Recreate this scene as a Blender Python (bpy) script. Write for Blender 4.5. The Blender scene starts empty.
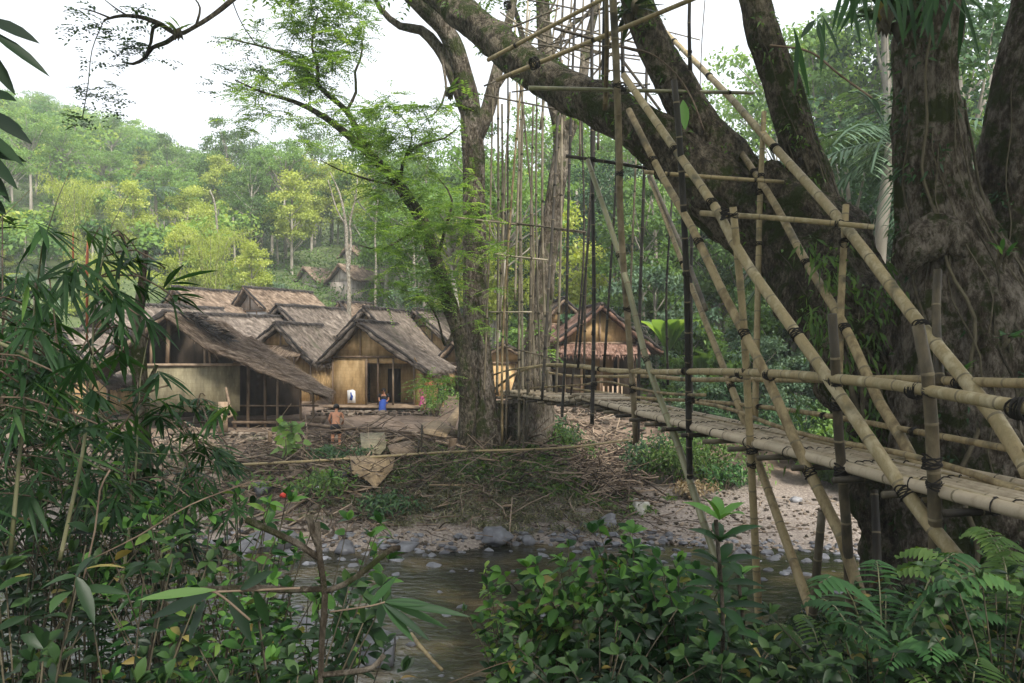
import bpy, math, random
import numpy as np
from mathutils import Vector, Matrix, noise as mnoise

HAZE, SUN, EXPO = .0010, 5, .80
rng = np.random.default_rng(7)
random.seed(7)
C = bpy.context.scene.collection
R = math.radians
CAM = 5.5
FPX = 800.0
V3 = lambda *a: np.array(a, float)

def at(px, py, Y):
    return V3((px-512)/FPX*Y, Y, CAM-(py-341.5)/FPX*Y)
def ghit(px, py, up=0., Y0=15., Y1=70.):
    """the spot of the far ground seen in this direction, raised by up metres"""
    for Y in np.arange(Y0, Y1, .1):
        p = at(px, py, Y)
        if p[2] <= gp(p[0], Y)[2]+up: return p
    return at(px, py, Y1)
def FP(px, py):                     # point on the bridge's near (left) side plane, which splays outward with height
    rx, rz = (px-512)/FPX, -(py-341.5)/FPX
    return at(px, py, 5.7/(rx+.185+.15*rz))
def BP(px, py):
    rx, rz = (px-512)/FPX, -(py-341.5)/FPX
    return at(px, py, 7.19/(rx+.185-.15*rz))
def lerp(a, b, t): return a+(b-a)*t
def sm(a, b, x):
    t = np.clip((x-a)/(b-a), 0, 1); return t*t*(3-2*t)
def unit(v):
    v = np.asarray(v, float); return v/(np.linalg.norm(v, axis=-1, keepdims=True)+1e-9)

# ---------------------------------------------------------------- mesh builder
class M:
    def __init__(s): s.v=[]; s.t=[]; s.f=[]; s.n=0
    def add(s, V, faces, tint=.5, mat=0):
        V = np.asarray(V, float).reshape(-1, 3)
        t = np.broadcast_to(np.asarray(tint, float), (len(V),))
        s.v.append(V); s.t.append(t)
        for f in faces:
            f = np.asarray(f, int)
            if f.size: s.f.append((f+s.n, mat))
        s.n += len(V)
    def build(s, name, mats, parent=None, smooth=True):
        me = bpy.data.meshes.new(name)
        if s.n:
            V = np.concatenate(s.v)
            if parent is not None:
                P = parent
                off = np.zeros(3)
                while P is not None: off += np.array(P.location); P = P.parent
                V = V-off
            me.vertices.add(len(V)); me.vertices.foreach_set('co', V.astype(np.float32).ravel())
            li = np.concatenate([f.ravel() for f, _ in s.f])
            tot = np.concatenate([np.full(len(f), f.shape[1]) for f, _ in s.f])
            mi = np.concatenate([np.full(len(f), m) for f, m in s.f])
            st = np.concatenate([[0], np.cumsum(tot)[:-1]])
            me.loops.add(len(li)); me.loops.foreach_set('vertex_index', li.astype(np.int32))
            me.polygons.add(len(tot)); me.polygons.foreach_set('loop_start', st.astype(np.int32))
            me.polygons.foreach_set('loop_total', tot.astype(np.int32))
            me.polygons.foreach_set('material_index', mi.astype(np.int32))
            me.polygons.foreach_set('use_smooth', np.full(len(tot), smooth))
            a = me.attributes.new('tint', 'FLOAT', 'POINT')
            a.data.foreach_set('value', np.concatenate(s.t).astype(np.float32))
            me.update(calc_edges=True); me.validate()
        for m in (mats if isinstance(mats, (list, tuple)) else [mats]): me.materials.append(m)
        o = bpy.data.objects.new(name, me); C.objects.link(o)
        if parent is not None: o.parent = parent
        return o
    # -- shapes
    def tube(s, P, r, n=8, tint=.5, mat=0, disp=None, caps=True):
        P = np.asarray(P, float); k = len(P)
        r = np.broadcast_to(np.asarray(r, float), (k,))
        T = np.gradient(P, axis=0); T = unit(T)
        u = np.cross(T[0], [0, 0, 1.]); 
        if np.linalg.norm(u) < .05: u = np.cross(T[0], [1., 0, 0])
        u = unit(u); U=[u]
        for i in range(1, k):
            u = u-T[i]*np.dot(u, T[i]); u = unit(u); U.append(u)
        U = np.array(U); W = np.cross(T, U)
        a = np.arange(n)/n*2*math.pi
        ring = U[:, None, :]*np.cos(a)[None, :, None]+W[:, None, :]*np.sin(a)[None, :, None]
        rr = r[:, None, None]*np.ones((k, n, 1))
        if disp is not None: rr = disp(P, ring, rr, a)
        V = (P[:, None, :]+ring*rr).reshape(-1, 3)
        i = np.arange(k-1)[:, None]*n; j = np.arange(n)[None, :]; j2 = (j+1) % n
        q = np.stack([i+j, i+j2, i+n+j2, i+n+j], -1).reshape(-1, 4)
        t = np.repeat(np.broadcast_to(np.asarray(tint, float), (k,)), n)
        fs = [q]
        if caps: fs += [np.arange(n)[::-1][None, :], (np.arange(n)+(k-1)*n)[None, :]]
        s.add(V, fs, t, mat)
    def box(s, c, size, Rm=None, tint=.5, mat=0):
        c = np.asarray(c, float); h = np.asarray(size, float)/2
        V = np.array([[x, y, z] for x in (-1, 1) for y in (-1, 1) for z in (-1, 1)])*h
        if Rm is not None: V = V@np.asarray(Rm, float).T
        F = [[0, 1, 3, 2], [4, 6, 7, 5], [0, 4, 5, 1], [2, 3, 7, 6], [0, 2, 6, 4], [1, 5, 7, 3]]
        s.add(V+c, [F], tint, mat)
    def beam(s, a, b, w, h, tint=.5, mat=0):
        a = np.asarray(a, float); b = np.asarray(b, float); d = b-a; L = np.linalg.norm(d); d = d/L
        u = np.cross(d, [0, 0, 1.]); 
        if np.linalg.norm(u) < .05: u = V3(1, 0, 0)
        u = unit(u); w_ = np.cross(u, d)
        s.box((a+b)/2, (L, w, h), np.stack([d, u, w_], 1), tint, mat)
    def poly(s, pts, nrm, th, tint=.5, mat=0):      # extruded polygon
        P = np.asarray(pts, float); n = len(P); nrm = unit(nrm)
        V = np.concatenate([P, P+nrm*th])
        i = np.arange(n); j = (i+1) % n
        s.add(V, [np.stack([i, j, j+n, i+n], 1), i[None, ::-1], (i+n)[None, :]], tint, mat)
    def leaves(s, B, D, N, L, W, tint, droop=.3, fold=.15, mat=0, rows=4):
        B = np.asarray(B, float); k = len(B)
        if k == 0: return
        D = unit(D); N = N-D*np.sum(N*D, 1, keepdims=True); N = unit(N); S = np.cross(D, N)
        L = np.broadcast_to(L, (k,))[:, None]; W = np.broadcast_to(W, (k,))[:, None]
        tint = np.broadcast_to(tint, (k,))
        if rows == 2:
            Pm = B+D*L*.45; Pe = B+D*L; Pe = Pe-V3(0, 0, 1)*droop*L
            V = np.stack([B, Pm+S*W/2+N*fold*W, Pe, Pm-S*W/2+N*fold*W], 1).reshape(-1, 3)
            s.add(V, [np.arange(k*4).reshape(k, 4)], np.repeat(tint, 4), mat); return
        if rows == 3: ts, ws = [0, .45, 1], [.15, 1, .06]
        elif rows == 4: ts, ws = [0, .3, .68, 1], [.1, .95, .8, .05]
        else: ts, ws = [0, .15, .38, .62, .84, 1], [.08, .62, 1, .93, .5, .03]
        m = len(ts); out = []
        for t, w in zip(ts, ws):
            P = B+D*L*t; P = P-V3(0, 0, 1)*(droop*L*t*t)
            out += [P-S*W/2*w+N*fold*W*w, P, P+S*W/2*w+N*fold*W*w]
        V = np.stack(out, 1).reshape(-1, 3)
        base = (np.arange(k)*m*3)[:, None]
        q = []
        for r_ in range(m-1):
            a = r_*3
            q += [np.concatenate([base+a, base+a+1, base+a+4, base+a+3], 1), np.concatenate([base+a+1, base+a+2, base+a+5, base+a+4], 1)]
        s.add(V, [np.concatenate(q)], np.repeat(tint, m*3), mat)

def spline(pts, step=.3):
    P = np.asarray(pts, float); Q = np.vstack([2*P[0]-P[1], P, 2*P[-1]-P[-2]]); out = []
    for i in range(1, len(Q)-2):
        p0, p1, p2, p3 = Q[i-1:i+3]
        n = max(2, int(np.linalg.norm((p2-p1)[:3])/step))
        t = (np.arange(n)/n)[:, None]
        out.append(.5*((2*p1)+(-p0+p2)*t+(2*p0-5*p1+4*p2-p3)*t**2+(-p0+3*p1-3*p2+p3)*t**3))
    out.append(P[-1:]); return np.vstack(out)

def nz(p, sc=1., seed=0):
    return mnoise.noise(Vector((p[0]*sc+seed*7.3, p[1]*sc-seed*3.1, p[2]*sc+seed*1.7)))

def bark_disp(amp=.12, fv=.6, fh=2.2, lump=.15, seed=0, flute=0, root=None):
    def f(P, ring, rr, a):
        k, n = ring.shape[:2]; out = rr.copy()
        for i in range(k):
            for j in range(n):
                d = ring[i, j]; p = P[i]+d*rr[i, j, 0]
                v = (.55-2.2*abs(nz((d[0]*fh*2.2, d[1]*fh*2.2, P[i][2]*fv*1.3), 1, seed)))*amp*.7 + (.5-2*abs(nz((d[0]*fh*5, d[1]*fh*5, P[i][2]*fv*2.5), 1, seed+9)))*amp*.35 + nz(p, 1.3, seed+3)*lump + nz(p, 5.5, seed+5)*amp*.45 + nz(p, 13, seed+6)*amp*.22
                if flute:
                    e = root(P[i]) if root else 1
                    v += e*flute*(abs(math.sin(a[j]*3.5+seed+nz(P[i], .4, seed)*1.5))**1.5-.35)
                out[i, j, 0] = rr[i, j, 0]*(1+v)
        return out
    return f

# ---------------------------------------------------------------- materials
def newmat(name):
    m = bpy.data.materials.new(name); m.use_nodes = True
    nt = m.node_tree; return m, nt, nt.nodes, nt.links, nt.nodes['Principled BSDF']
def ramp(N, cols):
    r = N.new('ShaderNodeValToRGB'); e = r.color_ramp.elements
    while len(e) < len(cols): e.new(.5)
    for i, (p, c) in enumerate(cols):
        e[i].position = p; e[i].color = (*c, 1)
    return r
def surf(name, cols, scale=3, stretch=(1, 1, 1), detail=6, rough=.85, bump=.3, bscale=None, coord='Object', spec=.3, tintamt=.0, moss=None, dist=.02):
    m, nt, N, L, P = newmat(name)
    tc = N.new('ShaderNodeTexCoord'); mp = N.new('ShaderNodeMapping'); mp.inputs['Scale'].default_value = stretch
    L.new(tc.outputs[coord], mp.inputs[0])
    n = N.new('ShaderNodeTexNoise'); n.inputs['Scale'].default_value = scale; n.inputs['Detail'].default_value = detail; n.inputs['Roughness'].default_value = .62
    L.new(mp.outputs[0], n.inputs['Vector'])
    r = ramp(N, cols); out = n.outputs['Fac']
    if tintamt:
        at_ = N.new('ShaderNodeAttribute'); at_.attribute_name = 'tint'
        mm = N.new('ShaderNodeMath'); mm.operation = 'MULTIPLY_ADD'; mm.inputs[1].default_value = tintamt; mm.inputs[2].default_value = -tintamt/2
        L.new(at_.outputs['Fac'], mm.inputs[0])
        ad = N.new('ShaderNodeMath'); ad.operation = 'ADD'; L.new(n.outputs['Fac'], ad.inputs[0]); L.new(mm.outputs[0], ad.inputs[1]); out = ad.outputs[0]
    L.new(out, r.inputs[0]); col = r.outputs[0]
    if moss:
        n2 = N.new('ShaderNodeTexNoise'); n2.inputs['Scale'].default_value = moss[1]; n2.inputs['Detail'].default_value = 5
        L.new(tc.outputs[coord], n2.inputs['Vector'])
        r2 = ramp(N, [(moss[2], (0, 0, 0)), (moss[2]+.12, (1, 1, 1))]); L.new(n2.outputs['Fac'], r2.inputs[0])
        mx = N.new('ShaderNodeMixRGB'); mx.inputs[2].default_value = (*moss[0], 1); L.new(r2.outputs[0], mx.inputs[0]); L.new(col, mx.inputs[1]); col = mx.outputs[0]
    L.new(col, P.inputs['Base Color'])
    P.inputs['Roughness'].default_value = rough; P.inputs['Specular IOR Level'].default_value = spec
    if bump:
        b = N.new('ShaderNodeBump'); b.inputs['Strength'].default_value = bump; b.inputs['Distance'].default_value = dist
        nb = N.new('ShaderNodeTexNoise'); nb.inputs['Scale'].default_value = bscale or scale*3; nb.inputs['Detail'].default_value = 6
        L.new(mp.outputs[0], nb.inputs['Vector']); L.new(nb.outputs['Fac'], b.inputs['Height']); L.new(b.outputs[0], P.inputs['Normal'])
    return m
def leafmat(name, c0, c1, c2=None, trans=.35, rough=.5, spec=.35, old=False):
    m, nt, N, L, P = newmat(name)
    a = N.new('ShaderNodeAttribute'); a.attribute_name = 'tint'
    cols = [(0, c0), (.7, c1)]
    if c2: cols += [(.94, c2), (.985, (.30, .24, .07)), (1, (.22, .13, .05))] if old else [(1, c2)]
    r = ramp(N, cols); L.new(a.outputs['Fac'], r.inputs[0]); L.new(r.outputs[0], P.inputs['Base Color'])
    P.inputs['Roughness'].default_value = rough; P.inputs['Specular IOR Level'].default_value = spec
    t = N.new('ShaderNodeBsdfTranslucent')
    g = N.new('ShaderNodeMixRGB'); g.blend_type = 'MULTIPLY'; g.inputs[0].default_value = 1; g.inputs[2].default_value = (1.3, 1.25, .45, 1)
    L.new(r.outputs[0], g.inputs[1]); L.new(g.outputs[0], t.inputs[0])
    mx = N.new('ShaderNodeMixShader'); mx.inputs[0].default_value = trans
    L.new(P.outputs[0], mx.inputs[1]); L.new(t.outputs[0], mx.inputs[2]); L.new(mx.outputs[0], N['Material Output'].inputs[0])
    return m

MAT = {}
MAT['bamboo'] = surf('bamboo_tan', [(.2, (.055, .04, .02)), (.40, (.165, .122, .062)), (.56, (.30, .235, .125)), (.68, (.245, .195, .10)), (.82, (.38, .32, .20))], 6.5, (1, 1, .45), 10, rough=.6, bump=.3, spec=.25, tintamt=.5, moss=((.075, .066, .04), 2.1, .585))
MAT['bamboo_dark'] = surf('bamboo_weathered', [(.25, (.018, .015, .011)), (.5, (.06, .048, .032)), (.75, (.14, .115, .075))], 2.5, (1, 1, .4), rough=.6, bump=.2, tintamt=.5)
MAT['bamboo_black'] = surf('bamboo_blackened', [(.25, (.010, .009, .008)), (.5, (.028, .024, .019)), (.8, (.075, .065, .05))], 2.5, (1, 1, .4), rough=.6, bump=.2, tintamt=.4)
MAT['bamboo_brown'] = surf('bamboo_brown', [(.25, (.04, .032, .02)), (.5, (.11, .086, .05)), (.78, (.22, .18, .11))], 5.5, (1, 1, .45), 9, rough=.6, bump=.3, tintamt=.5, moss=((.035, .03, .022), 2.2, .58))
MAT['bamboo_deck'] = surf('bamboo_worn_deck', [(.2, (.10, .078, .05)), (.45, (.25, .2, .132)), (.7, (.40, .33, .235))], 5.5, (1, 1, .45), 10, rough=.65, bump=.3, spec=.25, tintamt=.6)
MAT['bamboo_green'] = surf('bamboo_green', [(.25, (.09, .09, .045)), (.55, (.19, .185, .10)), (.8, (.30, .28, .17))], 2.5, (1, 1, .4), rough=.4, bump=.1, spec=.4, tintamt=.4)
MAT['node'] = surf('bamboo_node', [(.3, (.10, .08, .05)), (.7, (.23, .19, .115))], 8, rough=.7)
MAT['lash'] = surf('black_fibre', [(.3, (.008, .007, .006)), (.7, (.03, .025, .02))], 20, rough=.9, bump=.6)
MAT['bark'] = surf('bark_grey', [(.28, (.035, .028, .02)), (.45, (.11, .088, .063)), (.6, (.19, .155, .115)), (.78, (.34, .30, .25))], 2.6, (1, 1, .3), 9, rough=.95, bump=.9, bscale=9, spec=.1, moss=((.05, .065, .025), 1.1, .56), dist=.05)
MAT['bark_dark'] = surf('bark_mossy', [(.28, (.012, .011, .008)), (.48, (.05, .043, .03)), (.66, (.11, .095, .065)), (.85, (.2, .18, .13))], 2.8, (1, 1, .5), 9, rough=.95, bump=1, bscale=8, spec=.1, moss=((.045, .06, .018), .9, .50), dist=.06)
MAT['bark_pale'] = surf('bark_pale', [(.3, (.16, .14, .11)), (.5, (.33, .30, .25)), (.7, (.5, .47, .42))], 2.2, (1, 1, .35), 8, rough=.9, bump=.7, bscale=9, spec=.1, moss=((.06, .08, .03), 1.2, .62), dist=.04)
MAT['bark_far'] = surf('bark_far', [(.3, (.12, .105, .08)), (.7, (.36, .33, .28))], 2, (1, 1, .4), rough=.9, bump=0)
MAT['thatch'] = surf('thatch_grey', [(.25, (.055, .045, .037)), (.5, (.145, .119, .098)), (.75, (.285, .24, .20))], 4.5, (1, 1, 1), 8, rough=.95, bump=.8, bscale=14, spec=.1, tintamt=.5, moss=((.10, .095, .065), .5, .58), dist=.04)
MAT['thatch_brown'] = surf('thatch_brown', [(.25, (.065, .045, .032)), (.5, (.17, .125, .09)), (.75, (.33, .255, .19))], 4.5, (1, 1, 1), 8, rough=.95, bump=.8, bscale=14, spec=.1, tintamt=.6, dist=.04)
MAT['thatch_dark'] = surf('thatch_ridge', [(.3, (.018, .015, .014)), (.7, (.065, .056, .05))], 6, rough=.95, bump=.8, tintamt=.4)
def woven(name, c0, c1, sc=26):
    m, nt, N, L, P = newmat(name)
    tc = N.new('ShaderNodeTexCoord')
    n = N.new('ShaderNodeTexNoise'); n.inputs['Scale'].default_value = 1.7; n.inputs['Detail'].default_value = 7
    mp = N.new('ShaderNodeMapping'); mp.inputs['Scale'].default_value = (3, 3, .8); L.new(tc.outputs['Object'], mp.inputs[0]); L.new(mp.outputs[0], n.inputs['Vector'])
    r = ramp(N, [(.25, tuple(x*.55 for x in c0)), (.45, c0), (.75, c1)]); L.new(n.outputs['Fac'], r.inputs[0])
    b = N.new('ShaderNodeTexBrick'); b.inputs['Scale'].default_value = sc*.35; b.inputs['Mortar Size'].default_value = .035; b.inputs['Row Height'].default_value = 1.4; b.inputs['Brick Width'].default_value = .45
    b.inputs['Color1'].default_value = (1, 1, 1, 1); b.inputs['Color2'].default_value = (.78, .76, .72, 1); b.inputs['Mortar'].default_value = (.5, .47, .42, 1)
    m2 = N.new('ShaderNodeMapping'); m2.inputs['Rotation'].default_value = (R(90), 0, 0); L.new(tc.outputs['Object'], m2.inputs[0]); L.new(m2.outputs[0], b.inputs['Vector'])
    mx = N.new('ShaderNodeMixRGB'); mx.blend_type = 'MULTIPLY'; mx.inputs[0].default_value = .8; L.new(r.outputs[0], mx.inputs[1]); L.new(b.outputs[0], mx.inputs[2])
    L.new(mx.outputs[0], P.inputs['Base Color']); P.inputs['Roughness'].default_value = .8
    return m
MAT['woven'] = woven('woven_ochre', (.50, .33, .15), (.70, .50, .27))
MAT['woven_grey'] = woven('woven_greygreen', (.19, .165, .10), (.30, .265, .165))
MAT['woven_dirty'] = woven('woven_muddy', (.24, .17, .095), (.38, .28, .16))
MAT['woven_pale'] = woven('woven_pale', (.42, .36, .31), (.62, .56, .5))
MAT['wood'] = surf('old_wood', [(.3, (.09, .06, .04)), (.55, (.22, .155, .10)), (.8, (.36, .27, .19))], 4, (1, 1, .3), rough=.85, bump=.3, tintamt=.4)
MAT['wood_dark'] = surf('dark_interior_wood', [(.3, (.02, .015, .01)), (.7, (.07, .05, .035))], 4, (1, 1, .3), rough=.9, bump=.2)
MAT['white'] = surf('whitewash', [(.3, (.6, .58, .55)), (.7, (.8, .79, .77))], 3, rough=.8)
MAT['stone'] = surf('grey_stone', [(.25, (.08, .08, .085)), (.5, (.17, .17, .18)), (.8, (.30, .30, .31))], 3, detail=9, rough=.75, bump=.6, tintamt=.6)
MAT['stone_wet'] = surf('blue_grey_stone', [(.25, (.045, .045, .052)), (.5, (.105, .108, .12)), (.8, (.21, .215, .235))], 2.5, detail=9, rough=.45, bump=.5, tintamt=.3)
MAT['stone_brown'] = surf('brown_stone', [(.25, (.035, .028, .02)), (.5, (.095, .074, .055)), (.8, (.21, .17, .13))], 3, detail=9, rough=.9, bump=.6, tintamt=.7)
MAT['stone_white'] = surf('pale_boulder', [(.25, (.2, .19, .16)), (.5, (.38, .37, .33)), (.8, (.55, .54, .5))], 3, detail=9, rough=.9, bump=.5, moss=((.25, .28, .15), 1.8, .56))
MAT['stick'] = surf('dry_stick', [(.25, (.04, .028, .02)), (.5, (.125, .09, .064)), (.8, (.28, .215, .155))], 5, rough=.9, bump=.2, tintamt=.8)
def barkmat(name, c0, c1, c2, moss, mlev, vs=.42):
    m, nt, N, L, P = newmat(name); tc = N.new('ShaderNodeTexCoord')
    def mp(s):
        q = N.new('ShaderNodeMapping'); q.inputs['Scale'].default_value = s; L.new(tc.outputs['Object'], q.inputs[0]); return q.outputs[0]
    def no(v, sc, det, ro=.68):
        n = N.new('ShaderNodeTexNoise'); n.inputs['Scale'].default_value = sc; n.inputs['Detail'].default_value = det; n.inputs['Roughness'].default_value = ro; L.new(v, n.inputs['Vector']); return n.outputs['Fac']
    st = mp((1, 1, vs)); a = no(st, 10, 13, .78); b = no(mp((1, 1, .7)), 1.2, 6)
    vo = N.new('ShaderNodeTexVoronoi'); vo.feature = 'DISTANCE_TO_EDGE'; vo.inputs['Scale'].default_value = 9; L.new(st, vo.inputs['Vector'])
    add = N.new('ShaderNodeMath'); add.operation = 'MULTIPLY_ADD'; add.inputs[1].default_value = .55; L.new(b, add.inputs[0]); L.new(a, add.inputs[2])
    r = ramp(N, [(.60, c0), (.74, c1), (.86, c2), (1.0, tuple(min(1, x*1.35) for x in c2))]); L.new(add.outputs[0], r.inputs[0])
    mo = ramp(N, [(mlev, (0, 0, 0)), (mlev+.07, (1, 1, 1))]); L.new(no(mp((1, 1, 1)), 1.7, 10, .72), mo.inputs[0])
    x = N.new('ShaderNodeMixRGB'); L.new(mo.outputs[0], x.inputs[0]); L.new(r.outputs[0], x.inputs[1]); x.inputs[2].default_value = (*moss, 1)
    li = ramp(N, [(.64, (0, 0, 0)), (.70, (.65, .65, .65))]); L.new(no(mp((1, 1, .8)), 4.5, 9, .7), li.inputs[0])
    y = N.new('ShaderNodeMixRGB'); L.new(li.outputs[0], y.inputs[0]); L.new(x.outputs[0], y.inputs[1]); y.inputs[2].default_value = (*[min(1, q*1.9) for q in c2], 1)
    L.new(y.outputs[0], P.inputs['Base Color']); P.inputs['Roughness'].default_value = .95; P.inputs['Specular IOR Level'].default_value = .1
    vr = ramp(N, [(0, (0, 0, 0)), (.22, (1, 1, 1))]); L.new(vo.outputs[0], vr.inputs[0])
    h = N.new('ShaderNodeMath'); h.operation = 'MULTIPLY_ADD'; h.inputs[1].default_value = .25; L.new(vr.outputs[0], h.inputs[0]); L.new(a, h.inputs[2])
    bu = N.new('ShaderNodeBump'); bu.inputs['Strength'].default_value = 1; bu.inputs['Distance'].default_value = .2; L.new(h.outputs[0], bu.inputs['Height']); L.new(bu.outputs[0], P.inputs['Normal'])
    return m
MAT['bark'] = barkmat('bark_grey', (.018, .014, .010), (.085, .068, .05), (.25, .215, .175), (.05, .06, .022), .51)
MAT['bark_dark'] = barkmat('bark_mossy', (.012, .010, .008), (.06, .05, .036), (.175, .15, .11), (.04, .052, .016), .50, .5)
MAT['bark_pale'] = barkmat('bark_pale', (.10, .085, .065), (.24, .21, .165), (.40, .37, .31), (.07, .08, .035), .56)
MAT['bark_twin'] = barkmat('bark_twin', (.025, .02, .015), (.10, .082, .06), (.25, .215, .17), (.09, .10, .045), .55, .3)
MAT['thatch_red'] = surf('thatch_reddish', [(.25, (.07, .04, .03)), (.5, (.16, .095, .07)), (.75, (.28, .18, .14))], 4.5, (1, 1, 1), 8, rough=.95, bump=.8, bscale=14, spec=.1, tintamt=.6, dist=.04)
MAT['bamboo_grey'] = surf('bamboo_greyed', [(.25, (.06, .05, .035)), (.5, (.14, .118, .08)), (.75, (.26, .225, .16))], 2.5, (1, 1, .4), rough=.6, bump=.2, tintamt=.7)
# leaves
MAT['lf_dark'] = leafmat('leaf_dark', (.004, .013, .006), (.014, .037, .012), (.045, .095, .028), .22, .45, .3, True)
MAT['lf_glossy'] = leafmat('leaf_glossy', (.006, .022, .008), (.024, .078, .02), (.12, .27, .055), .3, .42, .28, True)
MAT['lf_bamboo'] = leafmat('leaf_bamboo', (.012, .038, .015), (.04, .105, .03), (.12, .22, .05), .35, .5, .3, True)
MAT['lf_fern'] = leafmat('leaf_fern', (.022, .065, .024), (.06, .155, .05), (.15, .29, .085), .4, .55)
MAT['lf_light'] = leafmat('leaf_light', (.075, .15, .045), (.18, .31, .09), (.32, .46, .16), .5, .6)
MAT['lf_feather'] = leafmat('leaf_feather', (.07, .145, .04), (.17, .30, .08), (.30, .44, .14), .5, .65)
MAT['lf_yellow'] = leafmat('leaf_yellowgreen', (.20, .26, .045), (.38, .45, .10), (.55, .58, .2), .5, .6)
MAT['lf_mid'] = leafmat('leaf_mid', (.035, .08, .022), (.11, .20, .05), (.21, .31, .10), .45, .6)
MAT['lf_deep'] = leafmat('leaf_deep', (.015, .045, .02), (.045, .105, .04), (.10, .18, .06), .3, .6)
MAT['lf_blue'] = leafmat('leaf_bluegreen', (.04, .08, .05), (.10, .17, .10), (.19, .27, .17), .35, .6)
MAT['lf_olive'] = leafmat('leaf_olive', (.10, .10, .035), (.22, .20, .08), (.36, .32, .17), .35, .7)
MAT['lf_dry'] = leafmat('leaf_dry', (.16, .11, .06), (.33, .25, .15), (.45, .38, .26), .3, .8)
MAT['grass_dry'] = leafmat('grass_dry', (.06, .065, .035), (.16, .17, .10), (.32, .29, .19), .3, .8)
MAT['cloth_black'] = surf('black_cloth', [(.3, (.01, .01, .012)), (.7, (.03, .03, .035))], 6, rough=.9)
MAT['cloth_blue'] = surf('blue_cloth', [(.3, (.02, .05, .22)), (.7, (.035, .09, .38))], 6, rough=.8, bump=.3)
MAT['cloth_pink'] = surf('pink_cloth', [(.3, (.4, .04, .16)), (.7, (.6, .12, .3))], 6, rough=.8, bump=.3)
MAT['cloth_orange'] = surf('orange_cloth', [(.3, (.38, .10, .06)), (.7, (.55, .2, .12))], 6, rough=.8)
MAT['skin'] = surf('skin', [(.3, (.33, .15, .085)), (.7, (.45, .22, .13))], 5, rough=.6, bump=0)
MAT['hair'] = surf('hair', [(.3, (.006, .005, .005)), (.7, (.02, .017, .015))], 30, rough=.6)
MAT['red'] = surf('red_plastic', [(.3, (.5, .03, .02)), (.7, (.65, .06, .04))], 4, rough=.4)
MAT['plastic_white'] = surf('white_plastic', [(.3, (.7, .72, .76)), (.7, (.82, .84, .86))], 4, rough=.5)
MAT['root'] = surf('roots', [(.3, (.025, .021, .014)), (.7, (.10, .085, .055))], 5, rough=.95, bump=.4, tintamt=.4)

# ---------------------------------------------------------------- object helpers
def tag(o, label=None, cat=None, group=None, kind=None):
    for k, v in (('label', label), ('category', cat), ('group', group), ('kind', kind)):
        if v: o[k] = v
    return o
def thing(name, loc, label, cat, group=None):
    o = bpy.data.objects.new(name, None); C.objects.link(o); o.location = [float(x) for x in loc]; o.empty_display_size = .1
    return tag(o, label, cat, group)
def copy_tree(o, parent=None):
    c = o.copy(); C.objects.link(c); c.parent = parent
    for ch in list(o.children): copy_tree(ch, c)
    return c

# ---------------------------------------------------------------- terrain
def yn(x): return 12.4-2.0*np.exp(-((np.asarray(x, float)+1.3)/1.5)**2)+2.2*sm(2, 6, x)+.5*np.sin(x*.35+1)+.25*np.sin(x*1.3)
def yf(x): return 21.4+.35*np.sin(x*.5+.4)+.22*np.sin(x*1.7+1)-.4*sm(4, 12, x)
def gz(x, y):
    x = np.asarray(x, float); y = np.asarray(y, float)
    d1 = yn(x)-y; near = np.interp(d1, [-3, -.8, 0, 2, 4.5, 7, 11, 40], [-.7, -.35, 0, 1.15, 2.1, 3.0, 3.7, 4.4])
    d2 = y-yf(x)
    Lp = np.interp(d2, [-3, -.8, 0, .9, 1.6, 3.6, 6.5, 10, 14, 34, 36], [-.7, -.35, 0, .22, .5, 1.45, 1.95, 2.15, 2.4, 3.4, 3.4])
    Rp = np.interp(d2, [-3, -.8, 0, 2, 6, 9, 11.5, 15, 34, 36], [-.7, -.35, 0, .15, .5, 1.0, 1.95, 2.3, 3.4, 3.4])
    w = sm(.6, 3.2, x); far = Lp*(1-w)+Rp*w
    z = np.where(y < 17, near, far)
    Y0 = 57-8*sm(0, 12, x)
    r = x/np.maximum(y, 1)
    g = np.interp(r, [-.7, -.5, -.34, -.1, .2, .8], [1.16, .97, .74, .74, .62, .62])
    t = np.maximum(y-Y0, 0)
    h = np.interp(t, [0, 6, 50, 150, 190, 280], [0, 1.9, 22, 54, 60, 58])*g
    return z+h
def gnoise(x, y, z):
    a = mnoise.noise(Vector((x*.9, y*.9, 0)))*.10+mnoise.noise(Vector((x*3.1, y*3.1, 4)))*.045
    if y > 60: a += mnoise.noise(Vector((x*.04, y*.04, 9)))*5*min(1, (y-60)/40)
    return a
def gp(x, y):
    return V3(x, y, float(gz(x, y))+gnoise(x, y, 0))
def gpx(px, Y): return gp((px-512)/FPX*Y, Y)

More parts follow.
